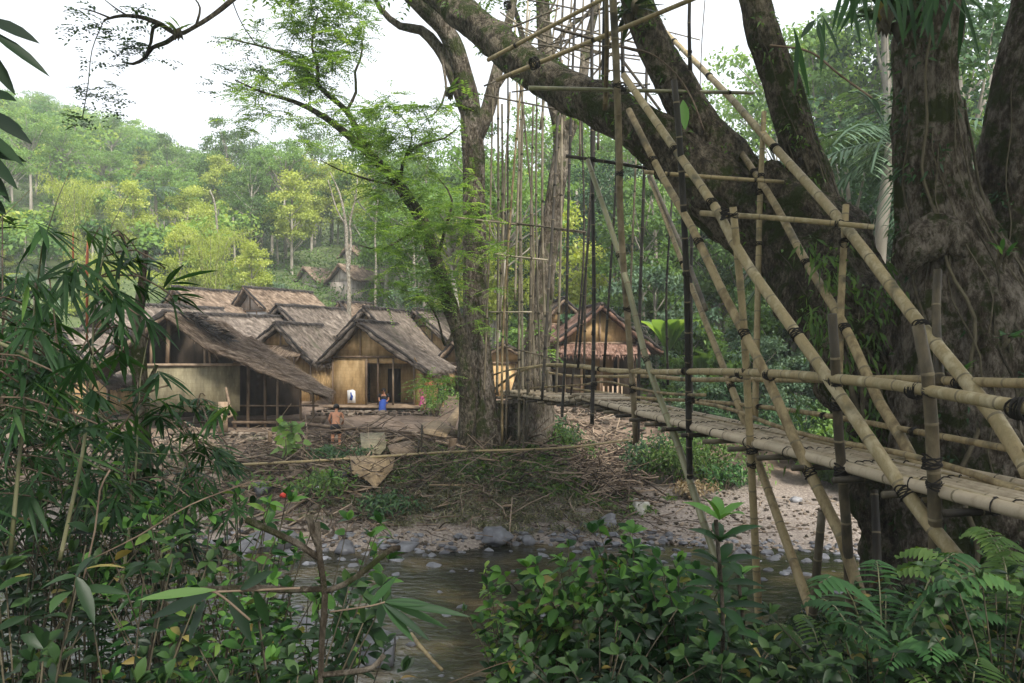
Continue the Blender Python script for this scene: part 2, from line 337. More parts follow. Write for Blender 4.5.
def axis(parts):
    out = []
    for a, b, s in parts: out += list(np.arange(a, b, s))
    return np.array(out+[parts[-1][1]])
X = axis([(-240, -60, 6), (-60, -14, 1.5), (-14, 14, .28), (14, 60, 1.5), (60, 240, 6)])
Yg = axis([(-50, 0, 2), (0, 10, .5), (10, 35, .28), (35, 60, .8), (60, 120, 2.5), (120, 320, 6)])
XX, YY = np.meshgrid(X, Yg); ZZ = gz(XX, YY)
ZZ = ZZ+np.array([[gnoise(XX[i, j], YY[i, j], 0) for j in range(XX.shape[1])] for i in range(XX.shape[0])])
nx = len(X); idx = np.arange(XX.size).reshape(XX.shape)
q = np.stack([idx[:-1, :-1], idx[:-1, 1:], idx[1:, 1:], idx[1:, :-1]], -1).reshape(-1, 4)
g = M(); g.add(np.stack([XX, YY, ZZ], -1).reshape(-1, 3), [q])
def ground_mat():
    m, nt, N, L, P = newmat('ground_soil')
    ge = N.new('ShaderNodeNewGeometry'); sep = N.new('ShaderNodeSeparateXYZ'); L.new(ge.outputs['Position'], sep.inputs[0])
    def no(sc, det=8):
        n = N.new('ShaderNodeTexNoise'); n.inputs['Scale'].default_value = sc; n.inputs['Detail'].default_value = det; n.inputs['Roughness'].default_value = .65
        L.new(ge.outputs['Position'], n.inputs['Vector']); return n
    soil = ramp(N, [(.3, (.06, .042, .028)), (.5, (.15, .105, .073)), (.7, (.27, .2, .145))]); L.new(no(1.6).outputs['Fac'], soil.inputs[0])
    grav = ramp(N, [(.3, (.08, .065, .055)), (.5, (.205, .17, .143)), (.68, (.34, .295, .26))]); n2 = no(14, 10); L.new(n2.outputs['Fac'], grav.inputs[0])
    gr = ramp(N, [(.3, (.03, .05, .015)), (.6, (.09, .12, .04))]); L.new(no(.8).outputs['Fac'], gr.inputs[0])
    def rng_(out, a, b):
        mr = N.new('ShaderNodeMapRange'); mr.interpolation_type = 'SMOOTHSTEP'; mr.inputs['From Min'].default_value = a; mr.inputs['From Max'].default_value = b; L.new(out, mr.inputs['Value']); return mr.outputs[0]
    def mix(f, a, b):
        x = N.new('ShaderNodeMixRGB'); L.new(f, x.inputs[0]); L.new(a, x.inputs[1]); L.new(b, x.inputs[2]); return x.outputs[0]
    c = mix(rng_(sep.outputs['Z'], .45, .95), grav.outputs[0], soil.outputs[0])
    c = mix(rng_(sep.outputs['Y'], 50, 60), c, gr.outputs[0])
    c = mix(rng_(sep.outputs['Y'], 13, 11), c, gr.outputs[0])
    L.new(c, P.inputs['Base Color']); P.inputs['Roughness'].default_value = .95
    b = N.new('ShaderNodeBump'); b.inputs['Distance'].default_value = .06; b.inputs['Strength'].default_value = .9; L.new(n2.outputs['Fac'], b.inputs['Height']); L.new(b.outputs[0], P.inputs['Normal'])
    return m
tag(g.build('ground', ground_mat()), 'earth and gravel ground of the river valley and hillside', None, None, 'structure')

# water
def water_mat():
    m, nt, N, L, P = newmat('river_water')
    ge = N.new('ShaderNodeNewGeometry'); mp = N.new('ShaderNodeMapping'); mp.inputs['Scale'].default_value = (1, 1.7, 1); L.new(ge.outputs['Position'], mp.inputs[0])
    n = N.new('ShaderNodeTexNoise'); n.inputs['Scale'].default_value = .55; n.inputs['Detail'].default_value = 6; L.new(mp.outputs[0], n.inputs['Vector'])
    r = ramp(N, [(.35, (.008, .009, .006)), (.52, (.024, .022, .011)), (.68, (.085, .064, .032))]); L.new(n.outputs['Fac'], r.inputs[0])
    L.new(r.outputs[0], P.inputs['Base Color']); P.inputs['Roughness'].default_value = .04
    n2 = N.new('ShaderNodeTexNoise'); n2.inputs['Scale'].default_value = 3.2; n2.inputs['Detail'].default_value = 5; n2.inputs['Distortion'].default_value = .6; L.new(mp.outputs[0], n2.inputs['Vector'])
    b = N.new('ShaderNodeBump'); b.inputs['Distance'].default_value = .05; b.inputs['Strength'].default_value = .55; L.new(n2.outputs['Fac'], b.inputs['Height']); L.new(b.outputs[0], P.inputs['Normal'])
    return m
w = M(); xs = np.arange(-230, 231, 5.); v = np.array([[x, y, 0] for x in xs for y in (10.5, 24.5)])
i = np.arange(len(xs)-1)*2; w.add(v, [np.stack([i, i+2, i+3, i+1], 1)])
tag(w.build('river_water', water_mat()), 'shallow brown river flowing between the banks', None, None, 'structure')
# ================================================================ big trees
def limb(mb, pts, n=22, step=.3, disp=None, mat=0, caps=True):      # pts: (px, py, Y, r)
    Q = np.array([list(at(a, b, c))+[r] for a, b, c, r in pts]); Q = spline(Q, step)
    mb.tube(Q[:, :3], np.maximum(Q[:, 3], .01), n, .5, mat, disp, caps); return Q
def clumps(mb, centers, rad, n, size, tint=(0, 1), flat=.5, rows=2, wide=.5, mat=0, droop=.15):
    for c in centers:
        rr = rad*rng.uniform(.7, 1.3); k = int(n*rng.uniform(.7, 1.3))
        g_ = unit(rng.normal(size=(k, 3))+V3(0, 0, .35)); B = c+g_*V3(1, 1, flat)*rr*(rng.uniform(.15, 1, (k, 1))**.45)*(1.0+.25*rng.normal(size=(k, 1)))
        D = rng.normal(size=(k, 3))+V3(0, 0, -.2); N = rng.normal(size=(k, 3))*.45+V3(0, 0, .7)+g_*.8
        t = np.clip(rng.uniform(*tint)*.55+rng.uniform(0, 1, k)*.45, 0, 1)
        mb.leaves(B, D, N, size*rng.uniform(.7, 1.3, k), size*wide*rng.uniform(.8, 1.2, k), t, droop, .12, mat, rows)
def sprigs(mb, P, n, length, leafL, leafW, flat=.4, tint=(0, 1), rows=2, mat=0, twig=None):
    """little pinnate twigs: leaves set in pairs along a thin stalk"""
    for p in P:
        for _ in range(n):
            d = unit(rng.normal(size=3)*V3(1, 1, flat)); L = length*rng.uniform(.6, 1.2); k = max(4, int(L/(leafW*1.3)))
            t = np.linspace(.12, 1, k)[:, None]; B = p+d*L*t-V3(0, 0, 1)*(.25*L*t*t)
            s = unit(np.cross(d, V3(0, 0, 1)))
            tt = np.clip(rng.uniform(*tint)+rng.uniform(-.2, .2, 2*k), 0, 1)
            mb.leaves(np.vstack([B, B]), np.vstack([s+d*.5+rng.normal(size=(k, 3))*.15, -s+d*.5+rng.normal(size=(k, 3))*.15]), rng.normal(size=(2*k, 3))*.25+V3(0, 0, 1), leafL*rng.uniform(.8, 1.2, 2*k), leafW, tt, .15, .1, mat, rows)

# leaning giant
tree = thing('leaning_tree', at(935, 560, 12.6), 'huge dark mossy tree leaning left across the bamboo bridge, its boughs carrying the poles', 'tree')
mb = M(); dd = bark_disp(.10, .7, 1.6, .24, 2)
limb(mb, [(948, 640, 12.9, 1.3), (938, 560, 12.9, 1.12), (905, 440, 13.3, 1.0), (868, 350, 14.0, .98), (835, 285, 15.0, 1.02), (795, 232, 16.0, .98), (752, 200, 16.6, .86)], 72, .09, dd)
mb.build('trunk', MAT['bark_dark'], tree)
mb = M(); bd = bark_disp(.10, .8, 2.4, .16, 4)
limb(mb, [(790, 240, 16.3, .9), (735, 205, 16.6, .82), (680, 158, 16.8, .60), (620, 114, 17.4, .50), (562, 88, 18.6, .46), (512, 54, 20, .44), (455, 8, 22, .42), (405, -30, 24, .36), (360, -70, 26, .25)], 44, .11, bd)
mb.build('bough', MAT['bark_dark'], tree)
mb = M()
limb(mb, [(770, 235, 16.6, .7), (735, 180, 16.9, .62), (700, 128, 17.0, .47), (672, 80, 17.1, .40), (652, 40, 17.2, .36), (635, -5, 17.3, .31), (612, -70, 17.6, .25)], 38, .11, bd)
mb.build('bough', MAT['bark_dark'], tree)
mb = M()
limb(mb, [(846, 320, 15.2, .65), (834, 255, 15.6, .5), (816, 195, 15.9, .41), (797, 135, 16.0, .36), (778, 75, 16.1, .34), (759, 20, 16.1, .32), (745, -60, 16.1, .28)], 36, .11, bd)
mb.build('bough', MAT['bark_dark'], tree)
mb = M()                                                 # mossy roots and small ferns hanging on the trunk
for i in range(46):
    a = at(rng.uniform(800, 900), rng.uniform(250, 470), 12.6+rng.uniform(-.2, .3)); 
    k = 14; B = a+rng.normal(size=(k, 3))*.12
    mb.leaves(B, rng.normal(size=(k, 3))*.5+V3(-.2, -.8, -.6), rng.normal(size=(k, 3)), .2*rng.uniform(.5, 1.3, k), .05, rng.uniform(0, .8, k), .3, .1, 0, 3)
def epiphytes(mb, pts, n, up, L=.13):
    Q = spline(np.array([list(at(a, b, c))+[r] for a, b, c, r in pts]), .1)
    for _ in range(n):
        q_ = Q[int(rng.integers(len(Q)))]; d = unit(rng.normal(size=3)*V3(1, .7, .6)+V3(*up)); k = int(rng.integers(6, 16)); p = q_[:3]+d*q_[3]*.95
        mb.leaves(p+rng.normal(size=(k, 3))*.07, d+rng.normal(size=(k, 3))*.7, rng.normal(size=(k, 3))*.5+d, L*rng.uniform(.5, 1.4, k), .045, rng.uniform(0, .9, k), .5, .1, 0, 3)
epiphytes(mb, [(795, 232, 16.0, .95), (735, 205, 16.6, .86), (680, 158, 16.8, .66), (620, 114, 17.4, .56), (562, 88, 18.6, .50), (512, 54, 20, .47), (455, 8, 22, .44)], 90, (0, -.5, .5))
epiphytes(mb, [(735, 180, 16.9, .62), (700, 128, 17.0, .47), (672, 80, 17.1, .40), (652, 40, 17.2, .36), (635, -5, 17.3, .31)], 40, (0, -.7, .2))
epiphytes(mb, [(834, 255, 15.6, .5), (816, 195, 15.9, .41), (797, 135, 16.0, .36), (778, 75, 16.1, .34), (759, 20, 16.1, .32)], 45, (0, -.7, .1))
epiphytes(mb, [(905, 440, 13.3, 1.0), (868, 350, 14.0, .98), (835, 285, 15.0, 1.02)], 90, (-.2, -1.2, 0), .17)
tag(mb.build('moss', MAT['lf_mid'], tree), kind='stuff')
mb = M(); 
cc = [V3(rng.uniform(-16, 15), rng.uniform(-8, 14), rng.uniform(14.5, 19)) for _ in range(230)]  # unseen overhead leaf clumps, added over the near bank to shade the foreground
cc = [c for c in cc if (c[2]-CAM-1.6)/max(c[1]+1.5, .1) > .47 or c[1] < 0]
clumps(mb, cc, 1.9, 105, .46, (0, .8), .45, 2, .6)
mb.build('crown', MAT['lf_mid'], tree)

# upright giant with two stems
tree2 = thing('giant_tree', at(985, 560, 12.4), 'massive upright forked tree with grey furrowed bark right of the bridge', 'tree')
mb = M(); dd = bark_disp(.11, .5, 1.8, .14, 9, .16, lambda p: float(sm(6.5, 3, p[2])))
limb(mb, [(985, 680, 12.6, 2.0), (985, 560, 12.7, 1.62), (975, 440, 12.7, 1.42), (962, 340, 12.7, 1.15), (952, 270, 12.7, .88), (936, 205, 12.6, .60), (928, 140, 12.5, .52), (926, 70, 12.4, .48), (929, 0, 12.4, .45), (934, -90, 12.4, .4)], 90, .085, dd)
mb.build('trunk', MAT['bark'], tree2)
mb = M()
limb(mb, [(1010, 560, 13.0, 1.5), (1030, 380, 13.1, 1.1), (1020, 290, 13.0, .85), (1020, 210, 12.9, .66), (1030, 120, 12.9, .66), (1046, 40, 12.9, .6), (1062, -60, 12.9, .5)], 60, .1, bark_disp(.10, .5, 2, .12, 12, .1, lambda p: float(sm(6.5, 3, p[2]))))
mb.build('stem', MAT['bark'], tree2)
mb = M(); epiphytes(mb, [(952, 270, 12.7, .88), (936, 205, 12.6, .60), (928, 140, 12.5, .52), (926, 70, 12.4, .48), (929, 0, 12.4, .45)], 55, (-.9, -.5, 0), .12)
epiphytes(mb, [(985, 560, 12.7, 1.62), (975, 440, 12.7, 1.42), (962, 340, 12.7, 1.15)], 60, (0, -1.2, 0), .14); epiphytes(mb, [(1020, 290, 13.0, .85), (1020, 210, 12.9, .66), (1030, 120, 12.9, .66)], 30, (0, -1.2, 0), .14)
tag(mb.build('moss', MAT['lf_deep'], tree2), kind='stuff')
def vines(parent, pts, n, mat='root', r=.02, a0=-2.6, a1=-.5):
    mb = M(); Q = spline(np.array([list(at(a, b, c))+[q] for a, b, c, q in pts]), .25)
    for i in range(n):
        a = lerp(a0, a1, (i+rng.uniform())/n); k0 = int(rng.uniform(0, len(Q)*.35)); k1 = int(rng.uniform(len(Q)*.6, len(Q))); rr = r*rng.uniform(.5, 1.7); ph = rng.uniform(0, 6); P = []
        for k in range(k0, k1):
            aa = a+.12*math.sin(k*.35+ph)+.06*math.sin(k*1.1+ph); P.append(Q[k, :3]+V3(math.cos(aa), math.sin(aa), 0)*Q[k, 3]*(1.04+.05*math.sin(k*.7+ph)))
        if len(P) > 3: mb.tube(P, np.linspace(rr*1.3, rr*.6, len(P)), 6, rng.uniform(.2, 1))
    tag(mb.build('vine', MAT[mat], parent), kind='stuff')
vines(tree2, [(985, 600, 12.6, 1.72), (985, 560, 12.7, 1.62), (975, 440, 12.7, 1.42), (962, 340, 12.7, 1.15), (952, 270, 12.7, .9), (936, 205, 12.6, .63), (928, 140, 12.5, .55), (926, 70, 12.4, .5), (929, 0, 12.4, .47)], 11, 'root', .018)
vines(tree2, [(1030, 380, 13.1, 1.13), (1020, 290, 13.0, .88), (1020, 210, 12.9, .69), (1030, 120, 12.9, .68), (1046, 40, 12.9, .62)], 6, 'root', .016)
mb = M()                                                 # burl on the trunk
limb(mb, [(906, 275, 12.1, .05), (912, 255, 12.0, .2), (926, 240, 12.0, .3), (944, 236, 12.05, .3), (962, 252, 12.1, .24), (974, 280, 12.2, .08)], 30, .05, bark_disp(.25, 3, 3, .35, 22))
mb.build('burl', MAT['bark'], tree2)
mb = M()
cc = [at(rng.uniform(960, 1100), rng.uniform(-130, -30), rng.uniform(12, 17)) for _ in range(16)]+[V3(rng.uniform(2, 16), rng.uniform(-6, 10), rng.uniform(14, 18)) for _ in range(40)]  # includes unseen clumps over the near bank, put in for their shade
cc = [c for c in cc if (c[2]-CAM-1.2)/max(c[1]+1.2, .1) > .45 or c[1] < 0]
clumps(mb, cc, 1.6, 110, .4, (0, .9), .45, 2, .55)
mb.build('crown', MAT['lf_mid'], tree2)

vines(tree, [(938, 560, 12.9, 1.15), (905, 440, 13.3, 1.04), (868, 350, 14.0, 1.0), (835, 285, 15.0, 1.04), (795, 232, 16.0, 1.0)], 14, 'root', .03)
vines(tree, [(846, 320, 15.2, .67), (834, 255, 15.6, .52), (816, 195, 15.9, .43), (797, 135, 16.0, .38), (778, 75, 16.1, .36), (759, 20, 16.1, .33)], 5, 'root', .016)
# twin trunked tree on the far bank
tt = thing('twin_trunk_tree', at(505, 445, 28), 'tall grey tree with two flaring trunks where the bridge reaches the far bank', 'tree')
fl = lambda p: float(sm(6.0, 2.0, p[2]))
mb = M(); bt = bark_disp(.09, .6, 3.0, .10, 31, .22, fl)
limb(mb, [(480, 470, 27.6, .78), (480, 440, 27.6, .7), (479, 400, 27.6, .56), (478, 350, 27.6, .45), (475, 280, 27.6, .41), (474, 200, 27.6, .38), (472, 130, 27.6, .37), (466, 85, 27.6, .33), (450, 38, 27.4, .3), (425, 10, 27, .27), (385, -25, 26, .22), (320, -55, 24, .14)], 44, .14, bt)
mb.build('trunk', MAT['bark'], tt)
mb = M()
limb(mb, [(524, 472, 28.6, 1.15), (526, 440, 28.6, .95), (532, 390, 28.6, .66), (540, 320, 28.6, .42), (548, 250, 28.6, .35), (556, 190, 28.6, .33), (562, 140, 28.6, .3), (552, 90, 28.6, .25), (545, 40, 28.6, .26), (540, -40, 28.6, .2)], 30, .22, bark_disp(.09, .6, 3, .1, 41, .28, fl))
mb.build('trunk', MAT['bark_twin'], tt)
for pts in ([(474, 140, 27.6, .3), (488, 110, 27.6, .26), (495, 80, 27.5, .22), (505, 40, 27.4, .17), (520, -30, 27, .1)],
            [(466, 110, 27.7, .26), (452, 72, 27.7, .22), (438, 47, 27.7, .2), (421, 30, 27.7, .17), (400, 26, 27.5, .13), (380, 8, 27.4, .09), (368, -20, 27, .06)],
            [(562, 150, 28.6, .25), (580, 100, 28.6, .2), (588, 40, 28.6, .15), (610, -40, 28.6, .1)],
            [(555, 100, 28.6, .18), (530, 60, 28.8, .13), (515, 10, 28.9, .08), (500, -30, 29, .05)],
            [(495, 90, 27.5, .1), (520, 55, 27.6, .07), (545, 20, 27.7, .05), (560, -10, 27.8, .03)],
            [(440, 48, 27.6, .05), (446, 90, 27.4, .04), (436, 112, 27.3, .03), (425, 120, 27.2, .015)],
            [(548, 60, 28.5, .12), (566, 30, 28.4, .08), (590, 14, 28.4, .06), (620, 2, 28.4, .03)]):
    mb = M(); limb(mb, pts, 12, .3, bark_disp(.06, 1, 3, .1, 5)); mb.build('limb', MAT['bark_twin'], tt)
mb = M()
for s in range(9):                                       # buttress roots
    a = s/9*6.28+.3; c = at(505, 445, 28.1); e = c+V3(math.cos(a)*1.9, math.sin(a)*1.3, 0); e[2] = gp(e[0], e[1])[2]-.1
    Q = spline([list(c+V3(math.cos(a)*.7, math.sin(a)*.5, 1.5))+[.24], list((c+e)/2+V3(math.cos(a)*.25, 0, .25))+[.2], list(e)+[.06]], .12)
    mb.tube(Q[:, :3], Q[:, 3], 9, .5, 0, bark_disp(.1, 1, 3, .2, s))
mb.build('root', MAT['bark'], tt)
mb = M()
P = [at(rng.uniform(250, 440), rng.uniform(-70, -15), rng.uniform(22, 27)) for _ in range(30)]+[at(rng.uniform(480, 640), rng.uniform(-70, -10), 28) for _ in range(14)]
sprigs(mb, P, 12, 1.1, .2, .09)
# twigs of leaves on its trunks
P = [at(*p) for p in [(466, 95, 27), (455, 105, 27), (470, 225, 27), (468, 215, 27), (560, 125, 28), (573, 118, 28), (540, 330, 27.6), (548, 350, 28)]]
sprigs(mb, P, 7, .6, .18, .08)
mb.build('crown', MAT['lf_feather'], tt)

# slender bent tree with feathery light green leaves
bt_ = thing('feathery_tree', at(462, 445, 26.5), 'slender dark tree bending left with feathery light green leaves over the village roofs', 'tree')
mb = M(); dk = bark_disp(.08, 1, 3, .12, 51)
limb(mb, [(466, 460, 26.8, .3), (467, 400, 26.8, .28), (462, 345, 26.6, .26), (450, 305, 26.4, .25), (436, 262, 26.2, .23), (424, 225, 26, .21), (408, 198, 25.8, .19), (393, 178, 25.6, .17), (368, 153, 25.4, .14), (333, 123, 25, .1), (300, 104, 24.6, .07), (262, 92, 24.2, .04), (235, 80, 24, .02)], 16, .2, dk)
mb.build('trunk', MAT['bark_dark'], bt_)
TW = [[(366, 150, 25.4, .11), (357, 130, 25.2, .1), (346, 110, 25, .09), (328, 95, 24.8, .08), (317, 84, 24.6, .07), (300, 64, 24.4, .055), (280, 52, 24.2, .045), (256, 45, 24, .03), (225, 38, 23.6, .015)],
      [(318, 84, 24.6, .06), (317, 62, 24.6, .05), (312, 48, 24.5, .04), (314, 30, 24.4, .03), (318, 12, 24.3, .02)],
      [(347, 110, 25, .05), (356, 92, 25.1, .045), (355, 72, 25.2, .04), (360, 60, 25.2, .035), (362, 40, 25.2, .025), (350, 25, 25.2, .015)],
      [(424, 225, 26, .07), (402, 190, 25, .05), (370, 180, 24.5, .035), (340, 170, 24.2, .025), (320, 160, 24, .012)],
      [(436, 262, 26.2, .06), (445, 230, 25.6, .05), (452, 200, 25.2, .035), (440, 180, 25, .02), (425, 165, 24.8, .01)],
      [(400, 190, 25.7, .07), (404, 160, 25.2, .05), (420, 145, 25, .04), (445, 138, 24.8, .03), (460, 125, 24.6, .015)],
      [(404, 160, 25.2, .03), (412, 135, 25, .025), (400, 115, 24.8, .015), (385, 105, 24.7, .01)],
      [(455, 330, 26.5, .07), (445, 345, 25.6, .05), (438, 320, 25.2, .03), (425, 300, 25, .02), (405, 290, 24.8, .01)],
      [(424, 225, 26, .06), (400, 240, 25, .04), (380, 250, 24.5, .03), (360, 245, 24.2, .015)]]
for pts in TW:
    mb = M(); limb(mb, pts, 8, .25); mb.build('branch', MAT['bark_dark'], bt_)
mb = M(); P = []
def area(n, x0, x1, y0, y1, Y0=23.2, Y1=26): return [at(rng.uniform(x0, x1), rng.uniform(y0, y1), rng.uniform(Y0, Y1)) for _ in range(n)]
P += area(60, 278, 365, -5, 60)+area(36, 285, 330, 50, 95)+area(26, 300, 390, 85, 150)+area(40, 365, 460, 105, 175)+area(48, 365, 475, 170, 235)+area(46, 375, 468, 225, 300)+area(10, 470, 500, 190, 330, 24, 27)+area(12, 230, 290, 85, 130)+area(14, 225, 270, 30, 100)+area(10, 395, 455, 285, 325)+area(8, 425, 455, 370, 390)+area(10, 330, 380, 130, 180)
sprigs(mb, P, 8, .7, .105, .05, .3)
mb.build('crown', MAT['lf_feather'], bt_)

# bare limb with nest ferns, hanging in from the upper left
ob = thing('overhanging_branch', at(300, -60, 17), 'dark crooked branch with small leaves hanging into the sky at upper left', 'branch')
mb = M()
B1 = [(320, -80, 17, .09), (262, -25, 16.6, .07), (232, 0, 16.4, .055), (212, 16, 16.2, .05), (196, 26, 16, .045), (178, 34, 16, .045), (160, 24, 16, .05), (140, 17, 16, .04), (120, 16, 16, .035), (104, 20, 16, .02)]
limb(mb, B1, 10, .1, bark_disp(.1, 2, 5, .25, 60))
for pts in ([(178, 34, 16, .05), (167, 42, 16, .045), (152, 48, 16, .04), (145, 58, 16, .035), (133, 64, 16, .03), (122, 62, 16, .015)],
            [(162, 24, 16, .04), (153, 28, 16, .035), (151, 42, 16, .03), (146, 54, 16, .02)],
            [(110, 18, 16, .02), (95, 12, 16, .015), (80, 8, 16, .01)], [(130, 17, 16, .02), (118, 10, 16, .015), (105, 0, 16, .01)],
            [(196, 26, 16, .03), (200, 8, 16, .02), (192, -5, 16, .012)]):
    limb(mb, pts, 7, .1, bark_disp(.1, 2, 5, .25, 61))
mb.build('branch', MAT['bark_dark'], ob)
mb = M()
P = [at(rng.uniform(75, 150), rng.uniform(3, 66), 16) for _ in range(26)]+[at(rng.uniform(75, 115), rng.uniform(60, 120), 16+rng.uniform(-.4, .4)) for _ in range(12)]+[at(*p) for p in [(85, 118, 16), (80, 125, 16), (130, 45, 16), (128, 48, 16), (115, 100, 16), (160, 60, 16)]]+[at(rng.uniform(212, 262), rng.uniform(22, 100), 20) for _ in range(16)]
sprigs(mb, P, 4, .34, .085, .05, .3)
mb.build('foliage', MAT['lf_deep'], ob)
# hanging stalks that carry the low leaves
mb = M(); limb(mb, [(104, 20, 16, .012), (92, 50, 16, .01), (88, 85, 16, .008), (82, 120, 16, .006)], 5, .2); limb(mb, [(256, 45, 24, .02), (240, 20, 22, .015), (225, -20, 20, .02)], 5, .3)
mb.build('twig', MAT['bark_dark'], ob)
def nest_fern(p, L, n, label, name='nest_fern', down=.0, mat='lf_mid', Wf=.16):
    o = thing(name, p, label, 'fern'); m = M(); a = rng.uniform(0, 6.28, n)
    D = np.stack([np.cos(a), np.sin(a), rng.uniform(.3, 1.5, n)-down], 1)
    m.leaves(np.tile(p, (n, 1))+rng.normal(size=(n, 3))*L*.06, D, rng.normal(size=(n, 3))*.2+V3(0, 0, 1), L*rng.uniform(.6, 1.15, n), L*Wf, rng.uniform(0, 1, n), .35, .12, 0, 6)
    m.build('frond', MAT[mat], o); m = M()
    for _ in range(9): 
        q_ = p+rng.normal(size=3)*L*.1; m.tube([q_+V3(0, 0, L*.1), q_, q_+V3(rng.normal()*.05, 0, -L*.3)], [L*.08, L*.1, .005], 6, rng.uniform())
    m.build('root_ball', MAT['root'], o); return o
nest_fern(at(178, 31, 15.9), .42, 15, 'small nest fern perched on the crooked branch against the white sky')
nest_fern(at(449, 92, 27), .7, 12, 'nest fern sprouting at the fork of the twin trunk tree')
nest_fern(at(366, 146, 25.1), .5, 12, 'nest fern on the slender bending tree above the roofs')
nest_fern(at(632, 12, 16.8), .8, 16, 'fern tuft high on the upper bough of the leaning tree', down=.7, mat='lf_dark')
nest_fern(at(884, 20, 12.2), .8, 22, 'dark leafy fern high at the left side of the upright giant trunk', mat='lf_dark')
for a, b, l in ((960, 375, 'small bright fern on the foot of the giant trunk beside the rail'), (1005, 340, 'leafy fern growing on the right side of the giant trunk'), (1005, 255, 'pale small fern high on the right stem of the giant trunk')):
    nest_fern(at(a, b, 10.9), .36, 12, l, mat='lf_fern')
o = thing('hanging_leaf', at(684, 112, 15.9), 'single broad green leaf hanging before the leaning tree fork', 'leaf'); m = M()
m.leaves(np.array([at(683, 100, 15.9)]), np.array([[.05, -.1, -1.]]), np.array([[0, -1., 0]]), .62, .2, .9, 0, .08, 0, 6); m.build('leaf', MAT['lf_glossy'], o)

# ================================================================ bamboo bridge
br = thing('bamboo_bridge', gp(4.9, 6.0), 'long bamboo footbridge with slatted deck, lashed rails, posts and tall hangers', 'bridge')
def bamboo(mb, pts, r0, r1, n=10, seg=.5, tint=None, bow=0):
    P = np.asarray(pts, float)
    if len(P) == 2 and bow: P = np.array([P[0], (P[0]+P[1])/2+V3(rng.normal(), rng.normal(), rng.normal())*bow, P[1]])
    Q = spline(P, .1) if len(P) > 2 else np.array(P)
    s = np.concatenate([[0], np.cumsum(np.linalg.norm(np.diff(Q, axis=0), axis=1))]); L = s[-1]
    f = lambda x: np.array([np.interp(x, s, Q[:, k]) for k in range(3)]).T
    e = min(.014, r0*.2); ks = np.arange(rng.uniform(.1, .9)*seg, L-.05, seg*rng.uniform(.9, 1.15)) if L > seg else np.array([])
    st = [0.]; b = [1.]; nd = []
    for k in ks: st += [max(k-e, st[-1]+.001), k, k+e]; b += [1., 1.06, 1.]
    st.append(L); b.append(1.); st = np.array(st); rad = lerp(r0, r1, st/L)*np.array(b)
    Pp = f(st); t = rng.uniform(.1, .9) if tint is None else tint
    T = t+rng.normal(size=len(st))*.04
    k0 = len(mb.f); mb.tube(Pp, rad, n, T, 0)
    # dark node rings: re-mark the faces beside each node
    fq, _ = mb.f[k0]; m_ = np.zeros(len(st)-1, bool)
    for i in range(len(ks)): m_[1+3*i:3+3*i] = True
    sel = np.repeat(m_, n); mb.f[k0] = (fq[~sel], 0); mb.f.append((fq[sel], 1))
lash_me = None
def lashing(p, d, r, parent):
    """a few uneven turns of black palm fibre wound round the joint at p"""
    global lash_me
    if lash_me is None:
        m = M()
        for k in range(8):
            a = np.linspace(0, 6.283, 15)[:-1]; ti = rng.normal(size=2)*.35; z = (k-3.5)*.17
            Pp = np.stack([np.cos(a)*1.06, np.sin(a)*1.06, z+np.cos(a)*ti[0]+np.sin(a)*ti[1]], 1); Pp = np.vstack([Pp, Pp[:1]])
            m.tube(Pp*rng.uniform(.98, 1.12), .13, 6, caps=False)
        m.tube([(1.1, 0, 0), (1.5, .3, .5)], [.1, .03], 5); m.tube([(0, -1.1, 0), (.4, -1.6, -.7)], [.1, .03], 5)
        o = m.build('lashing', MAT['lash']); lash_me = o.data; bpy.data.objects.remove(o)
    o = bpy.data.objects.new('lashing', lash_me); C.objects.link(o)
    q = Vector([float(x) for x in unit(d)]).to_track_quat('Z', 'Y')
    off = Vector((0, 0, 0)); P = parent
    while P is not None: off += P.location; P = P.parent
    o.rotation_mode = 'QUATERNION'; o.rotation_quaternion = q; o.scale = (r*.88, r*.88, r*.72); o.location = Vector([float(x) for x in p])-off; o.parent = parent
    return o
def pole(name, pts, r0, r1=None, mat='bamboo', lash=(), bow=0, n=10, seg=.5):
    r1 = (r1 or r0)*.84; r0 *= .84
    if len(pts) > 3 and name in ('brace', 'hand_rail', 'side_rail'):
        Pq = np.asarray(pts, float); w_ = np.sin(np.linspace(0, 3.14*rng.uniform(2, 3.5), len(Pq)))[:, None]; pts = Pq+w_*rng.normal(size=3)*V3(.02, 0, .03)
    m = M(); bamboo(m, pts, r0, r1 or r0, n, seg, rng.uniform(.45, .95) if name in ('brace', 'deck_pole', 'hand_rail') else None, bow)
    o = m.build(name, [MAT[mat], MAT['node']], br)
    P = np.asarray(pts, float)
    for t in lash:
        s = np.concatenate([[0], np.cumsum(np.linalg.norm(np.diff(P, axis=0), axis=1))]); x = t*s[-1]
        p = np.array([np.interp(x, s, P[:, k]) for k in range(3)]); lashing(p, P[-1]-P[0], lerp(r0, r1 or r0, t)*1.12, o)
    return o
fe = [(5.35, 3.2, 3.98), (5.1, 4.5, 3.97)]+[(5.94-.185*y, y, 3.93) for y in (7, 9, 11, 13, 15, 17, 19, 21, 22.5)]+[tuple(at(565, 401, 23.9)), tuple(at(530, 397, 25.8)), tuple(at(500, 394, 27.4)), tuple(at(482, 396, 28.3))]
fe = np.array(fe); FE = spline(fe, .25)
T_ = unit(np.gradient(FE, axis=0)); RT = np.stack([T_[:, 1], -T_[:, 0], 0*T_[:, 0]], 1)    # to the right (east) side
SS = np.concatenate([[0], np.cumsum(np.linalg.norm(np.diff(FE, axis=0), axis=1))])
